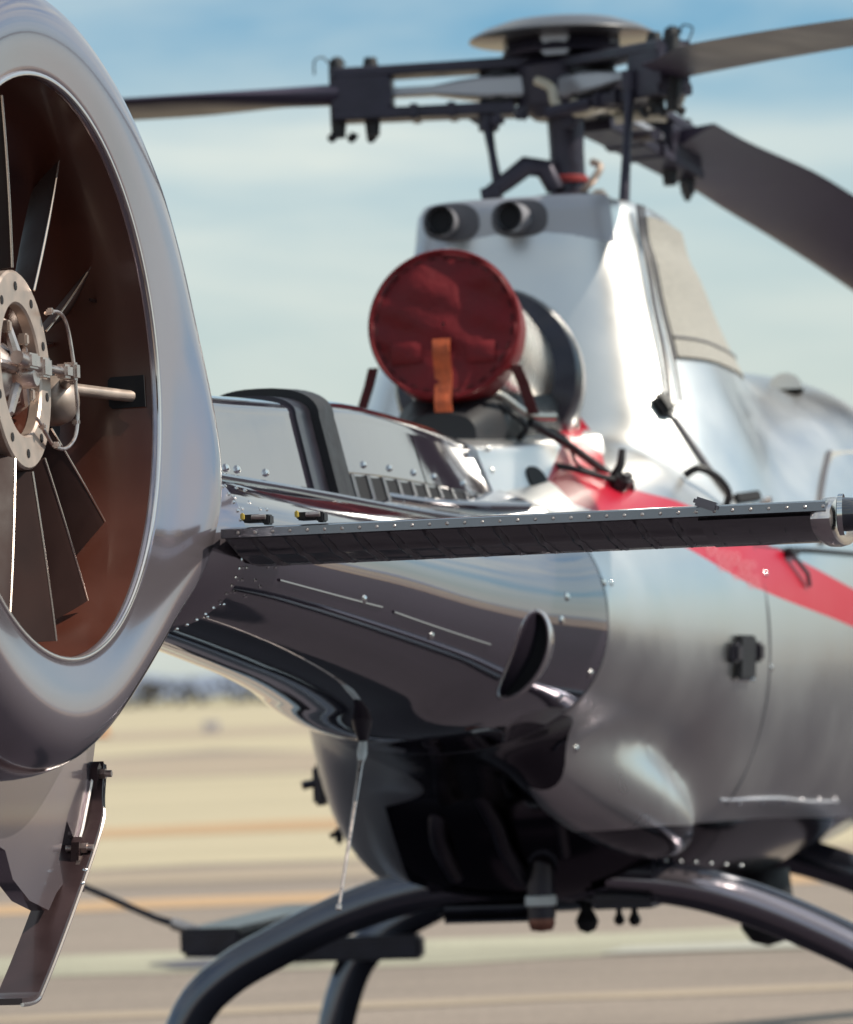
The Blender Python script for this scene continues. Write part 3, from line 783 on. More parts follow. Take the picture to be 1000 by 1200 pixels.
# ---- ventral fin and tail bumper
def YZ(pts, x0, x1): return MB().prism(pts, x0, x1, lambda u, v, d: Vector((d, u, v)))
vf = YZ([(-5.42, 1.36), (-5.50, 1.22), (-5.60, 1.12), (-5.66, 1.17), (-5.72, 1.10), (-5.70, 1.05), (-5.745, 1.035), (-5.80, 1.005), (-5.92, 1.03), (-6.02, 1.075), (-6.06, 1.13), (-6.10, 1.14), (-6.14, 1.07), (-6.2, 1.05), (-6.5, 1.10), (-6.6, 1.45), (-5.9, 1.42)], -0.075, -0.04).build('ventral_fin', M_FIN, heli)
MB().tube([(-0.036, -5.47, 1.27), (-0.036, -5.57, 1.15), (-0.036, -5.635, 1.095)], 0.0045, 6).build('fin_edge_strip', M_LIP, vf)
bp = []
path = spl([(0, -5.44, 1.275), (0, -5.50, 1.215), (0, -5.56, 1.145), (0, -5.72, 1.03), (0, -5.88, 0.925), (0, -5.975, 0.868), (0, -6.0, 0.856), (0, -6.04, 0.852), (0, -6.10, 0.854)], 5)
rings = []
for i, p in enumerate(path):
    d = (path[min(i + 1, len(path) - 1)] - path[max(i - 1, 0)]).normalized(); nn = Vector((0, -d.z, d.y))
    wd = lerp(0.020, 0.040, min(1, i / 8)); t_ = 0.006
    cx = -0.045 if True else 0
    rings.append([Vector((cx - wd, p.y, p.z)) + nn * t_, Vector((cx + wd, p.y, p.z)) + nn * t_, Vector((cx + wd, p.y, p.z)) - nn * t_, Vector((cx - wd, p.y, p.z)) - nn * t_])
bump = MB().loft(rings).build('tail_bumper', M_STRAP, heli, False)
mb = MB().tube([r[1] for r in rings], 0.004, 6); mb.build('bumper_edge', M_LIP, bump)
for y, z in ((-5.475, 1.255), (-5.62, 1.115)):
    b_ = MB().prism([(y - 0.035, z - 0.075), (y + 0.010, z - 0.085), (y + 0.014, z + 0.012), (y, z + 0.022), (y - 0.016, z + 0.012)], -0.040, -0.024, lambda u, v, d: Vector((d, u, v))).build('bumper_bracket', M_STRAP, heli, False)
    MB().tube([(-0.055, y, z), (0.0, y, z)], 0.007, 10).build('pin', M_STEEL, b_)
    MB().lathe([(0.0, 0.0), (0.011, 0.0), (0.011, 0.012), (0.0, 0.012)], (-0.024, y, z), 'x', 6).build('nut', M_STEEL, b_)
for i in range(4):
    mb = MB(); dome(mb, Vector((-0.018 if i % 2 else -0.005, -5.665 - 0.012 * i, 1.075 - 0.012 * i)), (0, -0.7, 0.7), 0.005); mb.build('rivet', M_CHROME, bump)
YZ([(-5.635, 1.10), (-5.60, 1.105), (-5.675, 1.035), (-5.71, 1.03)], -0.028, -0.020).build('bumper_plate', M_STEEL, bump, False)

# ---- horizontal stabilizer (right half, left half mirrored)
def stab(side):
    x0, x1 = 0.245, 1.435
    NXs, pitchx = 340, 0.0695
    root = None
    rows = []
    for i in range(NXs + 1):
        x = lerp(x0, x1, i / NXs)
        f = (x - x0) / (x1 - x0)
        yT, yL = -5.47, -5.02
        up = [(yT, 1.7235), (-5.40, 1.7265), (-5.25, 1.732), (-5.12, 1.728), (-5.04, 1.71), (yL, 1.685)]
        lo = []
        ph = (x - x0) / pitchx
        fr = ph - math.floor(ph)
        # pressed stiffening beads: a diagonal crease per bay and one line along the span
        for q in range(23):
            t = q / 22
            y = lerp(-5.462, -5.03, t)
            zz = 1.7075 - 0.049 * math.sin(min(1, t / 0.62) * math.pi / 2) + (0.0 if t < 0.62 else 0.02 * ((t - 0.62) / 0.38) ** 2)
            sk = (fr - 0.25 - 0.30 * t) % 1.0
            bead = (0.0048 * math.exp(-((sk - 0.5) / 0.045) ** 2) - 0.0024 * math.exp(-((sk - 0.60) / 0.05) ** 2)) * min(1, max(0, (0.62 - t) / 0.12))
            line = 0.0034 * math.exp(-((t - 0.24) / 0.03) ** 2) + 0.0025 * math.exp(-((t - 0.45) / 0.03) ** 2)
            dep = (bead + line) * (1 if 0.04 < t < 0.75 else 0)
            lo.append((y - dep * 0.4, zz - dep))
        ring = [Vector((side * x, y, z)) for y, z in up] + [Vector((side * x, y, z)) for y, z in lo[::-1]]
        rows.append(ring)
    s = MB().loft(rows).build('stabilizer', M_STAB, heli)
    te = MB().loft([[Vector((side * x, y, z)) for y, z in ((-5.4745, 1.7265), (-5.4745, 1.7095), (-5.469, 1.7085), (-5.40, 1.7295), (-5.40, 1.7325), (-5.466, 1.7285))] for x in (x0 - 0.005, 0.6, 1.0, x1)]).build('trailing_edge_strip', M_TE, s)
    rv = MB()
    k = 0
    while x0 + 0.03 + k * 0.035 < x1:
        dome(rv, (side * (x0 + 0.03 + k * 0.035), -5.4745, 1.718), (0, -1, 0.15), random.uniform(0.0032, 0.0040), random.uniform(0.001, 0.003)); k += 1
    rv.build('rivets', M_STEEL, s, True, 'stuff')
    for x in (0.30, 0.41):
        b = MB().box((side * x, -5.44, 1.746), (0.036, 0.05, 0.016), None, 0.003)
        b.box((side * (x + 0.028), -5.44, 1.743), (0.016, 0.035, 0.02), None, 0.003)
        b = b.build('stabilizer_bracket', M_BLACK, heli)
        MB().box((side * (x - 0.016), -5.47, 1.750), (0.008, 0.008, 0.014), None, 0.002).build('bracket_tag', mat('yellow_tag', (0.6, 0.45, 0.1), 0.5), b)
        MB().tube([(side * (x + 0.002), -5.468, 1.748), (side * (x + 0.03), -5.468, 1.748)], 0.005, 8).build('bracket_bolt', M_STEEL, b)
    # tip: doubler plate, end rim, light
    def skz(t): return 1.7075 - 0.049 * math.sin(min(1, t / 0.62) * math.pi / 2)
    DP = [(lerp(-5.462, -5.03, t) - 0.003, skz(t) - 0.0035) for t in [0.02 + 0.06 * k for k in range(10)]]
    MB().prism(DP + [(y + 0.003, z + 0.004) for y, z in DP[::-1]], 1.185, 1.402, lambda u, v, d: Vector((side * d, u, v))).build('tip_doubler', M_STAB, s, False)
    MB().box((side * 1.205, -5.471, 1.732), (0.05, 0.03, 0.018), Matrix.Rotation(R(20), 3, 'Y'), 0.005).build('tip_clip', M_BOOM, s)
    prof = lambda g, x: [Vector((side * x, -5.245 + (0.232 + g) * math.cos(t), 1.694 + (0.040 + g) * math.sin(t))) for t in [2 * math.pi * k / 32 for k in range(32)]]
    MB().loft([prof(0.002, 1.405), prof(0.008, 1.415), prof(0.009, 1.43), prof(0.006, 1.442), prof(-0.006, 1.446)]).build('tip_rim', M_LIP, s)
    MB().lathe([(0.001, 0.05), (0.022, 0.046), (0.032, 0.03), (0.034, 0.0)], (side * 1.452, -5.42, 1.702), 'x', 20, Matrix.Scale(side, 3, (1, 0, 0))).build('position_light', mat('dark_lamp_glass', (0.03, 0.03, 0.04), 0.05, 0, 1.0), s)
    MB().lathe([(0.034, 0.0), (0.04, 0.004), (0.04, -0.006), (0.034, -0.004)], (side * 1.46, -5.42, 1.702), 'x', 20).build('lamp_rim', M_CHROME, s)
stab(1)

# ---- boom antenna under the tail
an = MB().loft([[Vector((0.0 + w_ * math.cos(t), -3.24 + l_ * math.sin(t), z)) for t in [2 * math.pi * k / 16 for k in range(16)]] for z, w_, l_ in ((1.36, 0.03, 0.05), (1.31, 0.022, 0.035), (1.275, 0.012, 0.016))]).build('antenna_foot', M_DARK, heli)
MB().tube([(0.0, -3.235, 1.28), (0.0, -3.255, 1.245), (0, -3.27, 1.225)], [0.009, 0.013, 0.008], 10).build('antenna_socket', M_WHITE, an)
MB().tube([(0, -3.265, 1.23), (0, -3.42, 1.05), (0, -3.565, 0.885)], [0.006, 0.0045, 0.004], 8).build('antenna_rod', M_STEEL, an)
MB().tube([(0, -3.565, 0.89), (0, -3.57, 0.878)], 0.007, 8).build('antenna_tip', M_STEEL, an)

# ---- scoop on the right of the boom
yc, zc_ = -2.98, 1.475
nb_ = body_n(yc, zc_); pc = on_body(yc, zc_)
sh = []
for i in range(9):
    f = i / 8
    k_ = math.cos(f * math.pi / 2 * 0.98)
    ring = []
    for q in range(25):
        t = math.pi * q / 24 - math.pi / 2
        w = 0.105 * k_ * math.sin(t); h = 0.042 * k_ * math.cos(t)
        y = yc + f * 0.16; z = zc_ + w
        ring.append(on_body(y, z, h + 0.001))
    sh.append(ring)
sc_ = MB().loft(sh, False, False).build('air_scoop', M_BOOM, heli)
MB().tube(sh[0], 0.007, 8).build('scoop_lip', M_LIP, sc_)
MB().add([on_body(yc + 0.02, zc_ + 0.10 * math.sin(t), 0.040 * math.cos(t)) for t in [math.pi * q / 24 - math.pi / 2 for q in range(25)]], [tuple(range(25))]).build('scoop_mouth', M_HOLE, sc_)

# ---- blister fairing low on the right

# ---- underside: dark belly tray, drains, landing light
dm = MB().tube([(0.02, -1.06, 1.0), (0.02, -1.06, 0.71)], 0.042, 20).build('drain_mast', M_DARK, heli)
MB().lathe([(0.038, 0), (0.047, 0.005), (0.047, 0.03), (0.038, 0.035)], (0.02, -1.06, 0.745), 'z', 24).build('mast_ring', M_WHITE, dm)
MB().lathe([(0.0, -0.045), (0.032, -0.04), (0.04, -0.02), (0.036, 0.0), (0.0, 0.0)], (0.02, -1.06, 0.715), 'z', 24).build('mast_foot', mat('copper_brown_cap', (0.25, 0.10, 0.07), 0.4, 0.6), dm)
def belly_z(x, y):
    l_, n__, i_, d_ = BV.ray_cast(Vector((x, y, -1)), Vector((0, 0, 1))); return l_.z
for x, y, r in ((0.10, -0.75, 0.036), (0.19, -0.7, 0.018), (0.24, -0.72, 0.020)):
    zb = belly_z(x, y); zl = min(zb, 0.70) - 0.02
    MB().lathe([(0, zl - r), (r * 0.7, zl - r * 0.7), (r, zl), (r * 0.75, zl + r * 0.6), (r * 0.5, zl + r), (r * 0.5, zb + 0.03)], (x, y, 0), 'z', 16, cap=False).build('belly_fitting', M_BLACK, heli)
for pts, r in (([(-0.10, -1.40, 1.12), (-0.06, -1.30, 1.0), (-0.05, -1.22, 0.92), (-0.03, -1.05, 0.82)], 0.022), ([(0.12, -1.42, 1.13), (0.13, -1.32, 1.02), (0.11, -1.12, 0.90)], 0.016), ([(-0.24, -1.25, 1.08), (-0.25, -1.2, 0.95), (-0.24, -1.02, 0.84)], 0.026)):
    MB().tube(spl(pts, 6), r, 10).build('belly_pipe', M_DARK, heli)
for x, y, sx, sy, sz in ((0.24, -0.80, 0.22, 0.30, 0.06), (-0.16, -0.78, 0.34, 0.3, 0.05)):
    MB().box((x, y, belly_z(x, y) - sz * 0.18), (sx, sy, sz), None, 0.025).build('belly_housing', M_DARK, heli)
MB().lathe([(0, -0.10), (0.055, -0.085), (0.088, -0.04), (0.092, 0.03), (0.08, 0.16)], (0.44, 0.75, 0.60), 'z', 28).build('landing_light', M_BLACK, heli)

# ---- skids
def cross_tube(y):
    pts = []
    half = [(0.20, 0.815), (0.42, 0.788), (0.62, 0.728), (0.82, 0.640), (0.98, 0.555), (1.09, 0.45), (1.16, 0.28), (1.20, 0.10)]
    P = [(-x, y, z) for x, z in half[::-1]] + [(x, y, z) for x, z in half]
    return MB().tube(spl(P, 6), 0.065, 20, 0.58)
for y in (-0.9, 1.3):
    cross_tube(y).build('cross_tube', M_TUBE, heli)
for s_ in (-1, 1):
    sk = MB().tube(spl([(s_ * 1.2, -1.5, 0.05), (s_ * 1.2, -0.9, 0.05), (s_ * 1.2, 1.3, 0.05), (s_ * 1.2, 1.7, 0.05), (s_ * 1.2, 1.85, 0.055)], 6), 0.05, 16).build('skid', M_TUBE, heli)
tf = MB().tube(spl([(0.20, -0.9, 0.818), (0.42, -0.9, 0.792), (0.62, -0.9, 0.734), (0.82, -0.9, 0.646), (0.98, -0.9, 0.556), (1.07, -0.9, 0.47)], 6), [0.071] * 31, 20, 0.62, ).build('tube_fairing', M_FIN, heli)
for k in range(9):
    x = 0.24 + k * 0.045
    mb = MB(); dome(mb, (x, -0.94, 0.872 - 0.10 * max(0, x - 0.3)), (0, -0.3, 1), 0.008, 0.005); mb.build('screw', M_CHROME, tf)
# cuffs where the right rear tube enters the belly
for s_ in (-1, 1):
    MB().tube([(s_ * 0.22, -0.9, 0.836), (s_ * 0.34, -0.9, 0.828)], 0.078, 20, 0.6).build('tube_cuff', M_DARK, heli)
# boarding step along the left skid, with its slim rod
stp = MB().box((-1.50, 1.60, 0.555), (0.22, 1.5, 0.10), None, 0.015)
stp.box((-1.33, 1.3, 0.56), (0.30, 0.10, 0.06), None, 0.01)
stp.box((-1.12, 1.25, 0.50), (0.56, 0.08, 0.085), None, 0.012)
stp = stp.build('boarding_step', M_DARK, heli)
MB().tube([(-1.60, 0.95, 0.60), (-1.72, 0.95, 0.64), (-2.05, 0.9, 0.80), (-2.3, 0.85, 0.915)], [0.016, 0.012, 0.012, 0.012], 10).build('step_rod', M_DARK, stp)
MB().tube([(-1.56, 0.95, 0.585), (-1.66, 0.95, 0.62)], 0.021, 10).build('rod_clevis', M_STEEL, stp)

# ---- left side fittings on the cabin
for y, z, s_ in ((-0.42, 1.11, 0.8), (-0.40, 0.95, 0.4)):
    p = BV.ray_cast(Vector((-3, y, z)), Vector((1, 0, 0)))[0]
    lt = MB().box(p + Vector((-0.02, 0, 0)), (0.05 * s_, 0.10 * s_, 0.16 * s_), None, 0.01).build('door_latch', M_DARK, heli)
    MB().tube([p + Vector((-0.02, -0.02, 0.01)), p + Vector((-0.09 * s_, -0.04, 0.0))], 0.012 * s_ + 0.004, 8).build('latch_pin', M_DARK, lt)

# ---- right-hand body details
def strip_on_body(name, pts, r, material, parent=heli, g=0.0, n=10):
    q = []
    for i in range(len(pts) - 1):
        for k in range(n):
            q.append(on_body(lerp(pts[i][0], pts[i + 1][0], k / n), lerp(pts[i][1], pts[i + 1][1], k / n), g))
    q.append(on_body(pts[-1][0], pts[-1][1], g))
    return MB().tube(q, r, 6).build(name, material, parent)
# drain hole in the silver panel behind the exhaust
def plate(name, y, z, dy, dz, th, material, parent=heli, g=0.0, bev=0.004, tilt=0.0):
    l, n_ = hit(y, z)
    ty = Vector((0, 1, 0)); ty = (ty - n_ * ty.dot(n_)).normalized(); tz = n_.cross(ty)
    M_ = Matrix((n_, ty, tz)).transposed()
    if tilt: M_ = M_ @ Matrix.Rotation(R(tilt), 3, 'X')
    return MB().box(l + n_ * (g + th * 0.5 - 0.002), (th, dy, dz), M_, bev).build(name, material, parent)
MB().prism([(-2.02 + 0.085 * math.cos(t), 1.952 + 0.042 * sgnp(math.sin(t), 0.75) * (1.0 if math.sin(t) > 0 else 0.85)) for t in [2 * math.pi * k / 24 for k in range(24)]], -0.01, 0.005, lambda u, v, d: Vector((deck_x(u, v) + d, u, v))).build('drain_hole', M_HOLE, tower)

def hose(name, pts, r, material, parent=heli, g=0.004, n=6):
    q = []
    for p in pts:
        if len(p) == 2: q.append(hit(p[0], p[1], g)[0])
        elif len(p) == 3 and p[2] < 0.4: q.append(hit(p[0], p[1], p[2])[0])
        else: q.append(Vector(p))
    return MB().tube(spl(q, n), r, 8).build(name, material, parent)

# panel seam, trim rail with screws, latch
hose('panel_seam', [(-0.87, 1.80), (-0.872, 1.6), (-0.876, 1.4), (-0.884, 1.25), (-0.89, 1.10), (-0.90, 1.02)], 0.0035, M_SEAM, tower, 0.0)
hose('panel_seam', [(-0.87, 1.785), (-0.7, 1.78), (-0.4, 1.775), (0.0, 1.77)], 0.003, M_SEAM, tower, 0.0)
tr = hose('trim_rail', [(-0.96, 1.038), (-0.7, 1.03), (-0.4, 1.02), (-0.1, 1.00), (0.3, 0.985)], 0.006, M_GREY, tower, 0.002)
for y in (-0.80, -0.58, -0.36, -0.16, 0.05, 0.25):
    l, n_ = hit(y, 1.022 - 0.03 * (y + 0.8)); mb = MB(); dome(mb, l, n_, 0.012, 0.006); mb.build('screw', M_GREY, tr)
for y, z in ((-2.30, 1.66), (-2.1, 1.22), (-0.86, 1.42), (-0.84, 1.70)):
    l, n_ = hit(y, z); mb = MB(); dome(mb, l, n_, 0.010, 0.005); mb.build('fastener', M_CHROME, tower)
la = plate('latch', -1.13, 1.454, 0.14, 0.128, 0.022, M_BLACK, tower, 0.0, 0.006)
for dy in (-0.105, 0.105):
    plate('latch_ear', -1.13 + dy, 1.468, 0.055, 0.06, 0.03, M_DARK, la, 0.0, 0.01)
MB().tube([hit(-1.20, 1.392, 0.012)[0], hit(-1.06, 1.390, 0.012)[0]], 0.006, 8).build('latch_bar', M_CHROME, la)

# cables and fittings on the shoulder
cl = plate('cable_clip', -0.97, 2.205, 0.05, 0.075, 0.035, M_BLACK, tower, 0.0, 0.012)
hose('shoulder_cable', [(-0.965, 2.18), (-0.955, 2.10), (-0.935, 2.02), (-0.90, 1.945), (-0.88, 1.92)], 0.006, M_SEAM, tower, 0.004)
hose('shoulder_cable', [(-0.955, 2.17), (-0.94, 2.09), (-0.915, 2.01), (-0.885, 1.935)], 0.004, M_STEEL, tower, 0.004)
hose('step_handle', [(-1.075, 1.985, 0.01), (-1.06, 1.978, 0.05), (-1.01, 1.955, 0.055), (-0.97, 1.92, 0.04), (-0.96, 1.895, 0.005)], 0.012, M_BLACK, tower)
plate('shoulder_vent', -0.757, 1.932, 0.20, 0.032, 0.012, M_HOLE, tower, 0.0, 0.004)
hose('hand_ring', [(-0.70, 1.90, 0.0), (-0.70, 1.915, 0.035), (-0.66, 1.915, 0.035), (-0.65, 1.90, 0.0)], 0.006, M_STEEL, tower)
lp = plate('tie_clamp', -1.606, 1.940, 0.10, 0.045, 0.05, M_BLACK, tower, 0.0, 0.012)
l, n_ = hit(-1.606, 1.955)
MB().tube([l, l + Vector((0.03, 0, 0.05)), l + Vector((0.035, 0.01, 0.095))], [0.016, 0.013, 0.010], 8).build('clamp_prong', M_BLACK, lp)
MB().tube(spl([l + Vector((0.02, 0, -0.02)), l + Vector((0.05, 0.05, 0.0)), l + Vector((0.04, 0.1, -0.04))], 5), 0.008, 8).build('clamp_loop', M_BLACK, lp)
hose('tie_hose', [(0.13, -2.0, 2.17), (0.20, -1.96, 2.10), (-1.86, 2.03, 0.02), (-1.76, 1.985, 0.02), (-1.66, 1.95, 0.02), (-1.61, 1.94, 0.02)], 0.009, M_BLACK, tower)
hose('tie_hose', [(0.20, -1.60, 2.12), (0.25, -1.58, 2.08), (-1.60, 2.0, 0.012), (-1.60, 1.95, 0.015)], 0.005, M_BLACK, tower)
dh = plate('door_handle', -0.577, 1.765, 0.10, 0.022, 0.03, M_BLACK, tower, 0.0, 0.006)
MB().tube([hit(-0.60, 1.755, 0.02)[0], hit(-0.50, 1.70, 0.02)[0], hit(-0.47, 1.665, 0.01)[0]], 0.007, 8).build('handle_strap', M_SEAM, dh)
hose('door_rail', [(-0.60, 1.775), (-0.35, 1.775), (0.0, 1.77), (0.4, 1.765)], 0.006, M_BLACK, tower, 0.008)
# rear cabin window with tan pane
def pane(name, pts, material, g, th, parent):
    n = len(pts); out_, in_ = [], []
    for y, z in pts:
        l, n_ = hit(y, z); out_.append(l + n_ * g); in_.append(l - n_ * th)
    return MB().add(out_ + in_, [tuple(range(n)), tuple(range(2 * n - 1, n - 1, -1))] + [(i, (i + 1) % n, n + (i + 1) % n, n + i) for i in range(n)]).build(name, material, parent, False)
PW = [(-0.26, 1.795), (-0.18, 1.90), (-0.02, 2.0), (0.20, 2.10), (0.55, 2.12), (0.55, 1.795)]
hose('window_frame', [(p[0], p[1]) for p in PW[:4]], 0.008, M_SEAM, pane('cabin_window', PW, M_TANPANE, 0.006, 0.02, tower), 0.006)
# small hooded intake on the roof
sc = []
for i in range(8):
    f = i / 7; ring = []
    for k in range(17):
        t = math.pi * k / 16; r = 0.052 * (1 - f ** 1.6) + 0.004
        ring.append(Vector((0.60 + r * math.cos(t), 0.55 + f * 0.35, 2.335 + r * 0.95 * math.sin(t))))
    sc.append(ring)
MB().loft(sc, True, False).build('roof_intake', M_SILVER, tower)
# honeycomb print on the stripe
hx = MB()
for i in range(7):
    for j in range(4):
        y = -1.30 + i * 0.060; z = 1.735 - 0.012 * i + j * 0.021 - (0.0105 if i % 2 else 0)
        if (i * 3 + j * 5) % 7 == 0: continue
        l, n_ = hit(y, z); ty = (Vector((0, 1, 0)) - n_ * n_.y).normalized(); tz = n_.cross(ty)
        rin = [l + n_ * 0.0025 + ty * 0.020 * math.cos(R(60 * k)) + tz * 0.0085 * math.sin(R(60 * k)) for k in range(6)]
        rou = [l + n_ * 0.0025 + ty * 0.026 * math.cos(R(60 * k)) + tz * 0.011 * math.sin(R(60 * k)) for k in range(6)]
        hx.add(rin + rou, [(k, (k + 1) % 6, 6 + (k + 1) % 6, 6 + k) for k in range(6)])
hx.build('honeycomb_mark', mat('pale_pink_print', (0.75, 0.25, 0.28), 0.4), tower, False, 'stuff')

# ---- MAIN ROTOR
HZ = 3.31
mast = MB().lathe([(0.085, 2.84), (0.085, 2.90), (0.058, 2.92), (0.055, 3.10), (0.06, 3.22), (0.09, 3.25)], (0, 0, 0), 'z', 32).build('rotor_mast', M_HEAD, heli)
MB().lathe([(0.06, 2.99), (0.066, 2.995), (0.066, 3.01), (0.06, 3.015)], (0, 0, 0), 'z', 32).build('mast_band', mat('dull_red_band', (0.25, 0.02, 0.02), 0.5), mast)
MB().lathe([(0.06, 2.885), (0.12, 2.89), (0.14, 2.905), (0.14, 2.935), (0.12, 2.95), (0.06, 2.955)], (0, 0, 0), 'z', 40).build('swashplate', M_HEAD, mast)
MB().tube(spl([(0.06, -0.08, 2.955), (0.10, -0.10, 2.99), (0.12, -0.08, 3.03), (0.09, -0.06, 3.05)], 6), 0.012, 8).build('mast_fitting', M_TAN, mast)
MB().box((0.115, -0.1, 2.93), (0.05, 0.05, 0.05), None, 0.01).build('mast_lug', M_TAN, mast)
sc = MB().tube([(-0.235, -0.10, 2.965), (-0.18, -0.10, 3.0), (-0.115, -0.10, 3.045), (-0.06, -0.08, 3.035), (-0.03, -0.06, 2.97)], [0.026, 0.03, 0.034, 0.034, 0.03], 10)
sc.tube([(-0.26, -0.10, 2.955), (-0.20, -0.10, 2.965)], 0.028, 10)
sc.build('scissor_link', M_HEAD, mast)
head = heli
MB().lathe([(0.0, 3.20), (0.10, 3.20), (0.15, 3.24), (0.16, 3.36), (0.12, 3.40), (0.0, 3.41)], (0, 0, 0), 'z', 40).build('hub_body', M_HEAD, head)
cap = MB().lathe([(0.0, 3.525), (0.10, 3.522), (0.19, 3.508), (0.26, 3.484), (0.298, 3.462), (0.300, 3.456), (0.27, 3.452), (0.16, 3.448), (0.0, 3.446)], (0, 0, 0), 'z', 64).build('hub_cap', mat('cap_grey_paint', (0.10, 0.095, 0.10), 0.35, 0.2, 0.4), head)
MB().lathe([(0.0, 3.40), (0.19, 3.40), (0.195, 3.41), (0.17, 3.45), (0.0, 3.455)], (0, 0, 0), 'z', 40).build('cap_seat', M_HEAD, head)
for k in range(5):
    a = R(72 * k + 200)
    MB().box((0.16 * math.cos(a), 0.16 * math.sin(a), 3.42), (0.05, 0.09, 0.07), Matrix.Rotation(a, 3, 'Z'), 0.008).build('cap_bracket', M_GREY if k % 2 else M_HEAD, head)
def rotor_arm(a, droop, dz0, pit0, pit1):
    e = Vector((math.cos(a), math.sin(a), 0)); s_ = Vector((-math.sin(a), math.cos(a), 0)); up = Vector((0, 0, 1))
    P = lambda r, t, z: e * r + s_ * t + up * (z + dz0 - droop * max(0, r - 0.1) )
    def slab(name, st, material, parent):
        rings = []
        for r, w, z, h in st:
            c = min(w, h) * 0.3
            rings.append([P(r, t, z + q) for t, q in ((-w, -h + c), (-w + c, -h), (w - c, -h), (w, -h + c), (w, h - c), (w - c, h), (-w + c, h), (-w, h - c))])
        return MB().loft(rings).build(name, material, parent)
    slab('star_arm', [(0.08, 0.09, HZ - 0.005, 0.036), (0.26, 0.075, HZ - 0.003, 0.034), (0.34, 0.05, HZ, 0.026), (0.42, 0.035, HZ, 0.014), (0.58, 0.03, HZ, 0.013)], M_GREY, head)
    slab('sleeve_plate', [(0.06, 0.08, HZ + 0.072, 0.018), (0.30, 0.075, HZ + 0.070, 0.016), (0.74, 0.06, HZ + 0.065, 0.017)], M_HEAD, head)
    slab('sleeve_plate', [(0.16, 0.07, HZ - 0.072, 0.022), (0.30, 0.07, HZ - 0.070, 0.018), (0.74, 0.06, HZ - 0.068, 0.018)], M_HEAD, head)
    for r in (0.36, 0.48):
        slab('plate_clamp', [(r - 0.012, 0.078, HZ - 0.069, 0.024), (r + 0.012, 0.078, HZ - 0.069, 0.024)], M_HEAD, head)
    MB().lathe([(0.0, -0.052), (0.07, -0.052), (0.075, -0.03), (0.06, 0.0), (0.075, 0.03), (0.07, 0.052), (0.0, 0.052)], P(0.20, 0, HZ), 'z', 28).build('elastomer_bearing', M_BLACK, head)
    blk = slab('root_clamp', [(0.55, 0.060, HZ, 0.052), (0.575, 0.062, HZ, 0.086), (0.72, 0.060, HZ, 0.086), (0.745, 0.050, HZ, 0.066)], M_HEAD, head)
    for r in (0.62, 0.73):
        MB().tube([P(r, 0, HZ - 0.135), P(r, 0, HZ - 0.09), P(r, 0, HZ + 0.09), P(r, 0, HZ + 0.118)], [0.022, 0.026, 0.026, 0.02], 12).build('root_pin', M_BLACK, blk)
    for q in range(2):
        o_ = P(0.70 + 0.05 * q, 0.02 * q, HZ + 0.10)
        MB().tube(spl([o_, o_ + e * 0.02 + up * 0.024, o_ + e * 0.045 + up * 0.012 + s_ * 0.02, o_ + e * 0.05 - up * 0.03], 6), 0.003, 6).build('pin_wire', M_BLACK, blk)
    for q in range(3):
        o_ = P(0.62 + 0.06 * q, -0.05 + 0.03 * q, HZ - 0.12)
        MB().tube(spl([o_, o_ + e * 0.006 - up * 0.012, o_ + e * 0.016 - up * 0.02 + s_ * 0.01], 5), 0.014, 6).build('pin_wire', M_BLACK, blk)
    # pitch link and horn
    MB().tube(spl([P(0.30, -0.07, HZ - 0.075), P(0.27, -0.14, HZ - 0.09), P(0.24, -0.19, HZ - 0.10)], 5), 0.02, 8).build('pitch_horn', M_HEAD, head)
    # blade
    rings = []
    for i in range(33):
        r = lerp(0.72 if pit0 > -10 else 0.60, 5.35, (i / 32) ** 1.4)
        f = min(1, max(0, (r - 0.72) / 0.55)); f = f * f * (3 - 2 * f)
        ch = lerp(0.17 if pit0 > -10 else 0.32, 0.355 if pit0 > -10 else 0.39, f); th_ = lerp(0.045, 0.022, f); pt = R(lerp(pit0, pit1, min(1, (r - 0.7) / 2.5)))
        ring = []
        for q in range(20):
            t = 2 * math.pi * q / 20
            c = 0.5 * math.cos(t); h = th_ * math.sin(t) * (0.62 - 0.45 * math.cos(t))
            x_, z_ = (-c - 0.12) * ch, h
            ring.append(P(r, x_ * math.cos(pt) - z_ * math.sin(pt), HZ + x_ * math.sin(pt) + z_ * math.cos(pt) - droop * 0.12 * max(0, r - 1) ** 2 - 0.010 * max(0, r - 0.8) ** 2))
        rings.append(ring)
    MB().loft(rings).build('rotor_blade', M_ROTOR, head)
rotor_arm(R(187), 0.0, 0.0, 4, 2)
rotor_arm(R(67), 0.22, -0.03, -13, -12)
rotor_arm(R(-53), 0.045, -0.02, -4, -3)
for p in ([(-0.245, -0.06, 3.20), (-0.225, -0.09, 3.09), (-0.205, -0.10, 2.96)], [(0.295, -0.50, 3.24), (0.285, -0.55, 3.05), (0.275, -0.62, 2.80)]):
    pl = MB().tube(p, [0.018, 0.013, 0.018], 10).build('pitch_link', M_HEAD, head)
    MB().tube([Vector(p[0]) - Vector((0, 0, 0.03)), Vector(p[0]) + Vector((0, 0, 0.03))], 0.028, 12).build('rod_end', M_HEAD, pl)
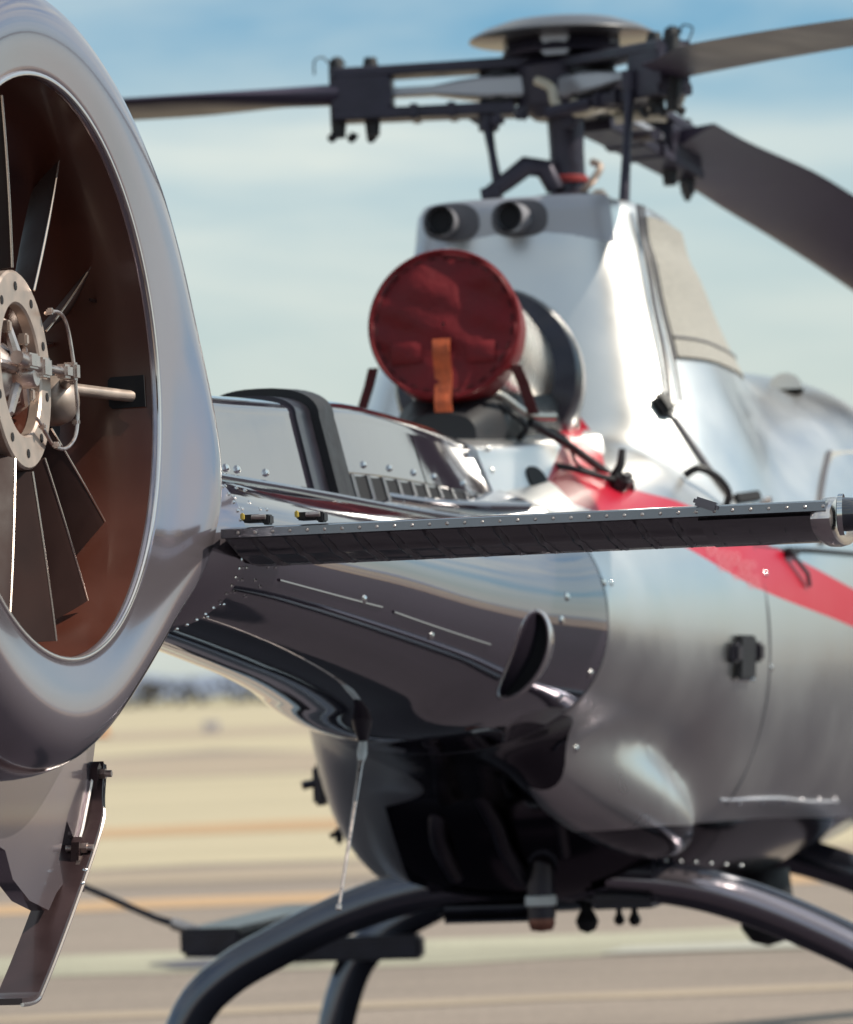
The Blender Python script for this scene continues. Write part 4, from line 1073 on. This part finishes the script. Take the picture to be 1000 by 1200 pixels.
for pts, r in (([(-0.05, -0.2, 3.30), (0.0, -0.24, 3.27), (0.02, -0.25, 3.21), (0.10, -0.26, 3.185), (0.17, -0.24, 3.20), (0.2, -0.2, 3.19)], 0.017), ([(0.05, -0.26, 3.19), (0.08, -0.28, 3.215), (0.12, -0.27, 3.19), (0.15, -0.28, 3.21), (0.19, -0.26, 3.185)], 0.012), ([(0.2, -0.25, 3.16), (0.28, -0.24, 3.165), (0.36, -0.22, 3.16)], 0.02), ([(0.38, -0.25, 3.26), (0.42, -0.22, 3.25), (0.40, -0.2, 3.20)], 0.012)):
    MB().tube(spl(pts, 6), r, 8).build('lightning_strap', M_TANPANE if r < 0.018 or r > 0.019 else M_HEAD, head)
for x, y, z, s_ in ((-0.10, -0.22, 3.20, 0.05), (-0.19, -0.16, 3.19, 0.045), (0.05, -0.24, 3.17, 0.06), (0.24, -0.3, 3.20, 0.05), (0.30, -0.26, 3.22, 0.06)):
    MB().box((x, y, z), (s_, s_, s_ * 0.9), Matrix.Rotation(x * 7, 3, 'Y'), 0.012).build('hub_fitting', M_HEAD, head)

# ---- RED EXHAUST COVER (slipped over the pipe: a thing of its own)
cover = empty('exhaust_cover', HM @ ex_b, HELI_A, 'dark red vinyl cap over the exhaust pipe with an orange ribbon hanging down', 'cover')
def to_cov(p): return Matrix.Translation(-ex_b) @ Vector(p)
M_STITCH = mat('dark_thread', (0.06, 0.005, 0.008), 0.8)
rcap = []
prof = [(0.205, -0.13), (0.207, -0.06), (0.208, 0.0), (0.206, 0.010), (0.198, 0.016), (0.19, 0.012)] + [(0.19 - 0.186 * k / 30, 0.012 + 0.010 * (k / 30)) for k in range(1, 31)]
cm = MB().lathe(prof, (0, 0, 0), 'z', 110)
def wr(p):
    r = math.hypot(p.x, p.y); a = math.atan2(p.y, p.x)
    d = 0.012 * math.sin(9 * p.x + 14 * p.y + 1) * math.sin(11 * p.y - 17 * p.x) * (r / 0.2) + 0.004 * math.sin(31 * p.x + 22 * p.y + 3 + 4 * math.sin(12 * p.y)) * (r / 0.2) ** 0.6
    d += 0.007 * math.exp(-((p.x + 0.10) / 0.05) ** 2 - ((p.y - 0.09) / 0.05) ** 2) - 0.008 * math.exp(-((p.x - 0.09) / 0.05) ** 2 - ((p.y - 0.08) / 0.04) ** 2)
    if p.z < -0.02: return Vector((p.x * (1 + d * 0.6), p.y * (1 + d * 0.6), p.z + d * 2))
    return Vector((p.x, p.y, p.z + d))
cm.xf(wr).xf(lambda p: exm @ p)
cm.build('cover_cap', M_RED, cover)
MB().tube([exm @ Vector((0.205 * math.cos(t), 0.205 * math.sin(t), 0.014)) for t in [2 * math.pi * k / 64 for k in range(65)]], 0.006, 8).build('cover_rim', M_RED, cover)
for rr, n_ in ((0.188, 90), (0.120, 0)):
    for k in range(0, n_, 3):
        a0, a1 = 2 * math.pi * k / n_, 2 * math.pi * (k + 1.6) / n_
        MB().tube([exm @ wr(Vector((rr * math.cos(a), rr * math.sin(a), 0.015))) for a in (a0, (a0 + a1) / 2, a1)], 0.0022, 5).build('stitch', M_STITCH, cover)
# two soft pocket patches sewn on the cap
for cx, cy, w, h in ((0.105, -0.075, 0.085, 0.06), (-0.10, -0.080, 0.080, 0.06)):
    top = [[exm @ (wr(Vector((-(cx + (i / 6 - 0.5) * w), cy + (j / 6 - 0.5) * h, 0.016))) + Vector((0, 0, 0.009 - 0.0035 * ((i / 3 - 1) ** 4 + (j / 3 - 1) ** 4)))) for j in range(7)] for i in range(7)]
    MB().loft(top, False, False).build('cover_patch', M_RED, cover)
M_STRAPD = mat('dark_red_webbing', (0.10, 0.012, 0.016), 0.6, noise=(40, 0.2))
def webbing(pts, w, name):
    pts = [to_cov(p) for p in pts]
    rings = []
    for i, p in enumerate(pts):
        rings.append([p + Vector((-w, 0, 0)), p + Vector((w, 0, 0)), p + Vector((w, 0.006, 0)), p + Vector((-w, 0.006, 0))])
    return MB().loft(rings).build(name, M_STRAPD, cover, False)
webbing([(-0.195, -2.09, 2.28), (-0.215, -2.06, 2.235), (-0.25, -2.02, 2.165)], 0.014, 'strap')
webbing([(0.195, -2.06, 2.27), (0.205, -2.0, 2.22), (0.22, -1.95, 2.14)], 0.016, 'strap')
rb = []
for i in range(15):
    f = i / 14; z = lerp(2.345, 2.145, f); y = -2.145 - 0.010 * math.sin(f * 9) - 0.012
    rb.append([to_cov((0.012 - 0.024, y, z)), to_cov((0.012 + 0.024, y - 0.004 * math.sin(f * 14), z)), to_cov((0.012 + 0.024, y + 0.004, z)), to_cov((0.012 - 0.024, y + 0.004, z))])
rib = MB().loft(rb).build('ribbon', M_RIBBON, cover)
rib['label'] = 'orange warning ribbon'

# ---- things far behind on the apron
b = empty('traffic_barrel', (-12.9, 170, 0), 0, 'small orange traffic barrel far out on the pale concrete beside the tail fan', 'barrel')
MB().lathe([(0.0, 0.0), (0.45, 0.0), (0.45, 0.12), (0.36, 0.14), (0.34, 0.55), (0.31, 0.95), (0.12, 1.0), (0.0, 1.0)], (0, 0, 0), 'z', 24).build('drum', M_ORANGE, b)
MB().lathe([(0.0, 0.0), (0.50, 0.0), (0.50, 0.08), (0.0, 0.08)], (0, 0, 0.001), 'z', 24).build('rubber_base', M_BLACK, b)
s_ = empty('ground_marker', (-8.3, 165, 0), 0, 'tiny pale lavender marker box far out on the concrete left of the tail boom', 'marker')
MB().box((0, 0, 0.28), (0.62, 0.18, 0.40), None, 0.02).build('marker_panel', mat('pale_lavender_panel', (0.55, 0.5, 0.5), 0.6), s_)
for x in (-0.22, 0.22): MB().tube([(x, 0, 0), (x, 0, 0.1)], 0.03, 8).build('leg', M_SEAM, s_)
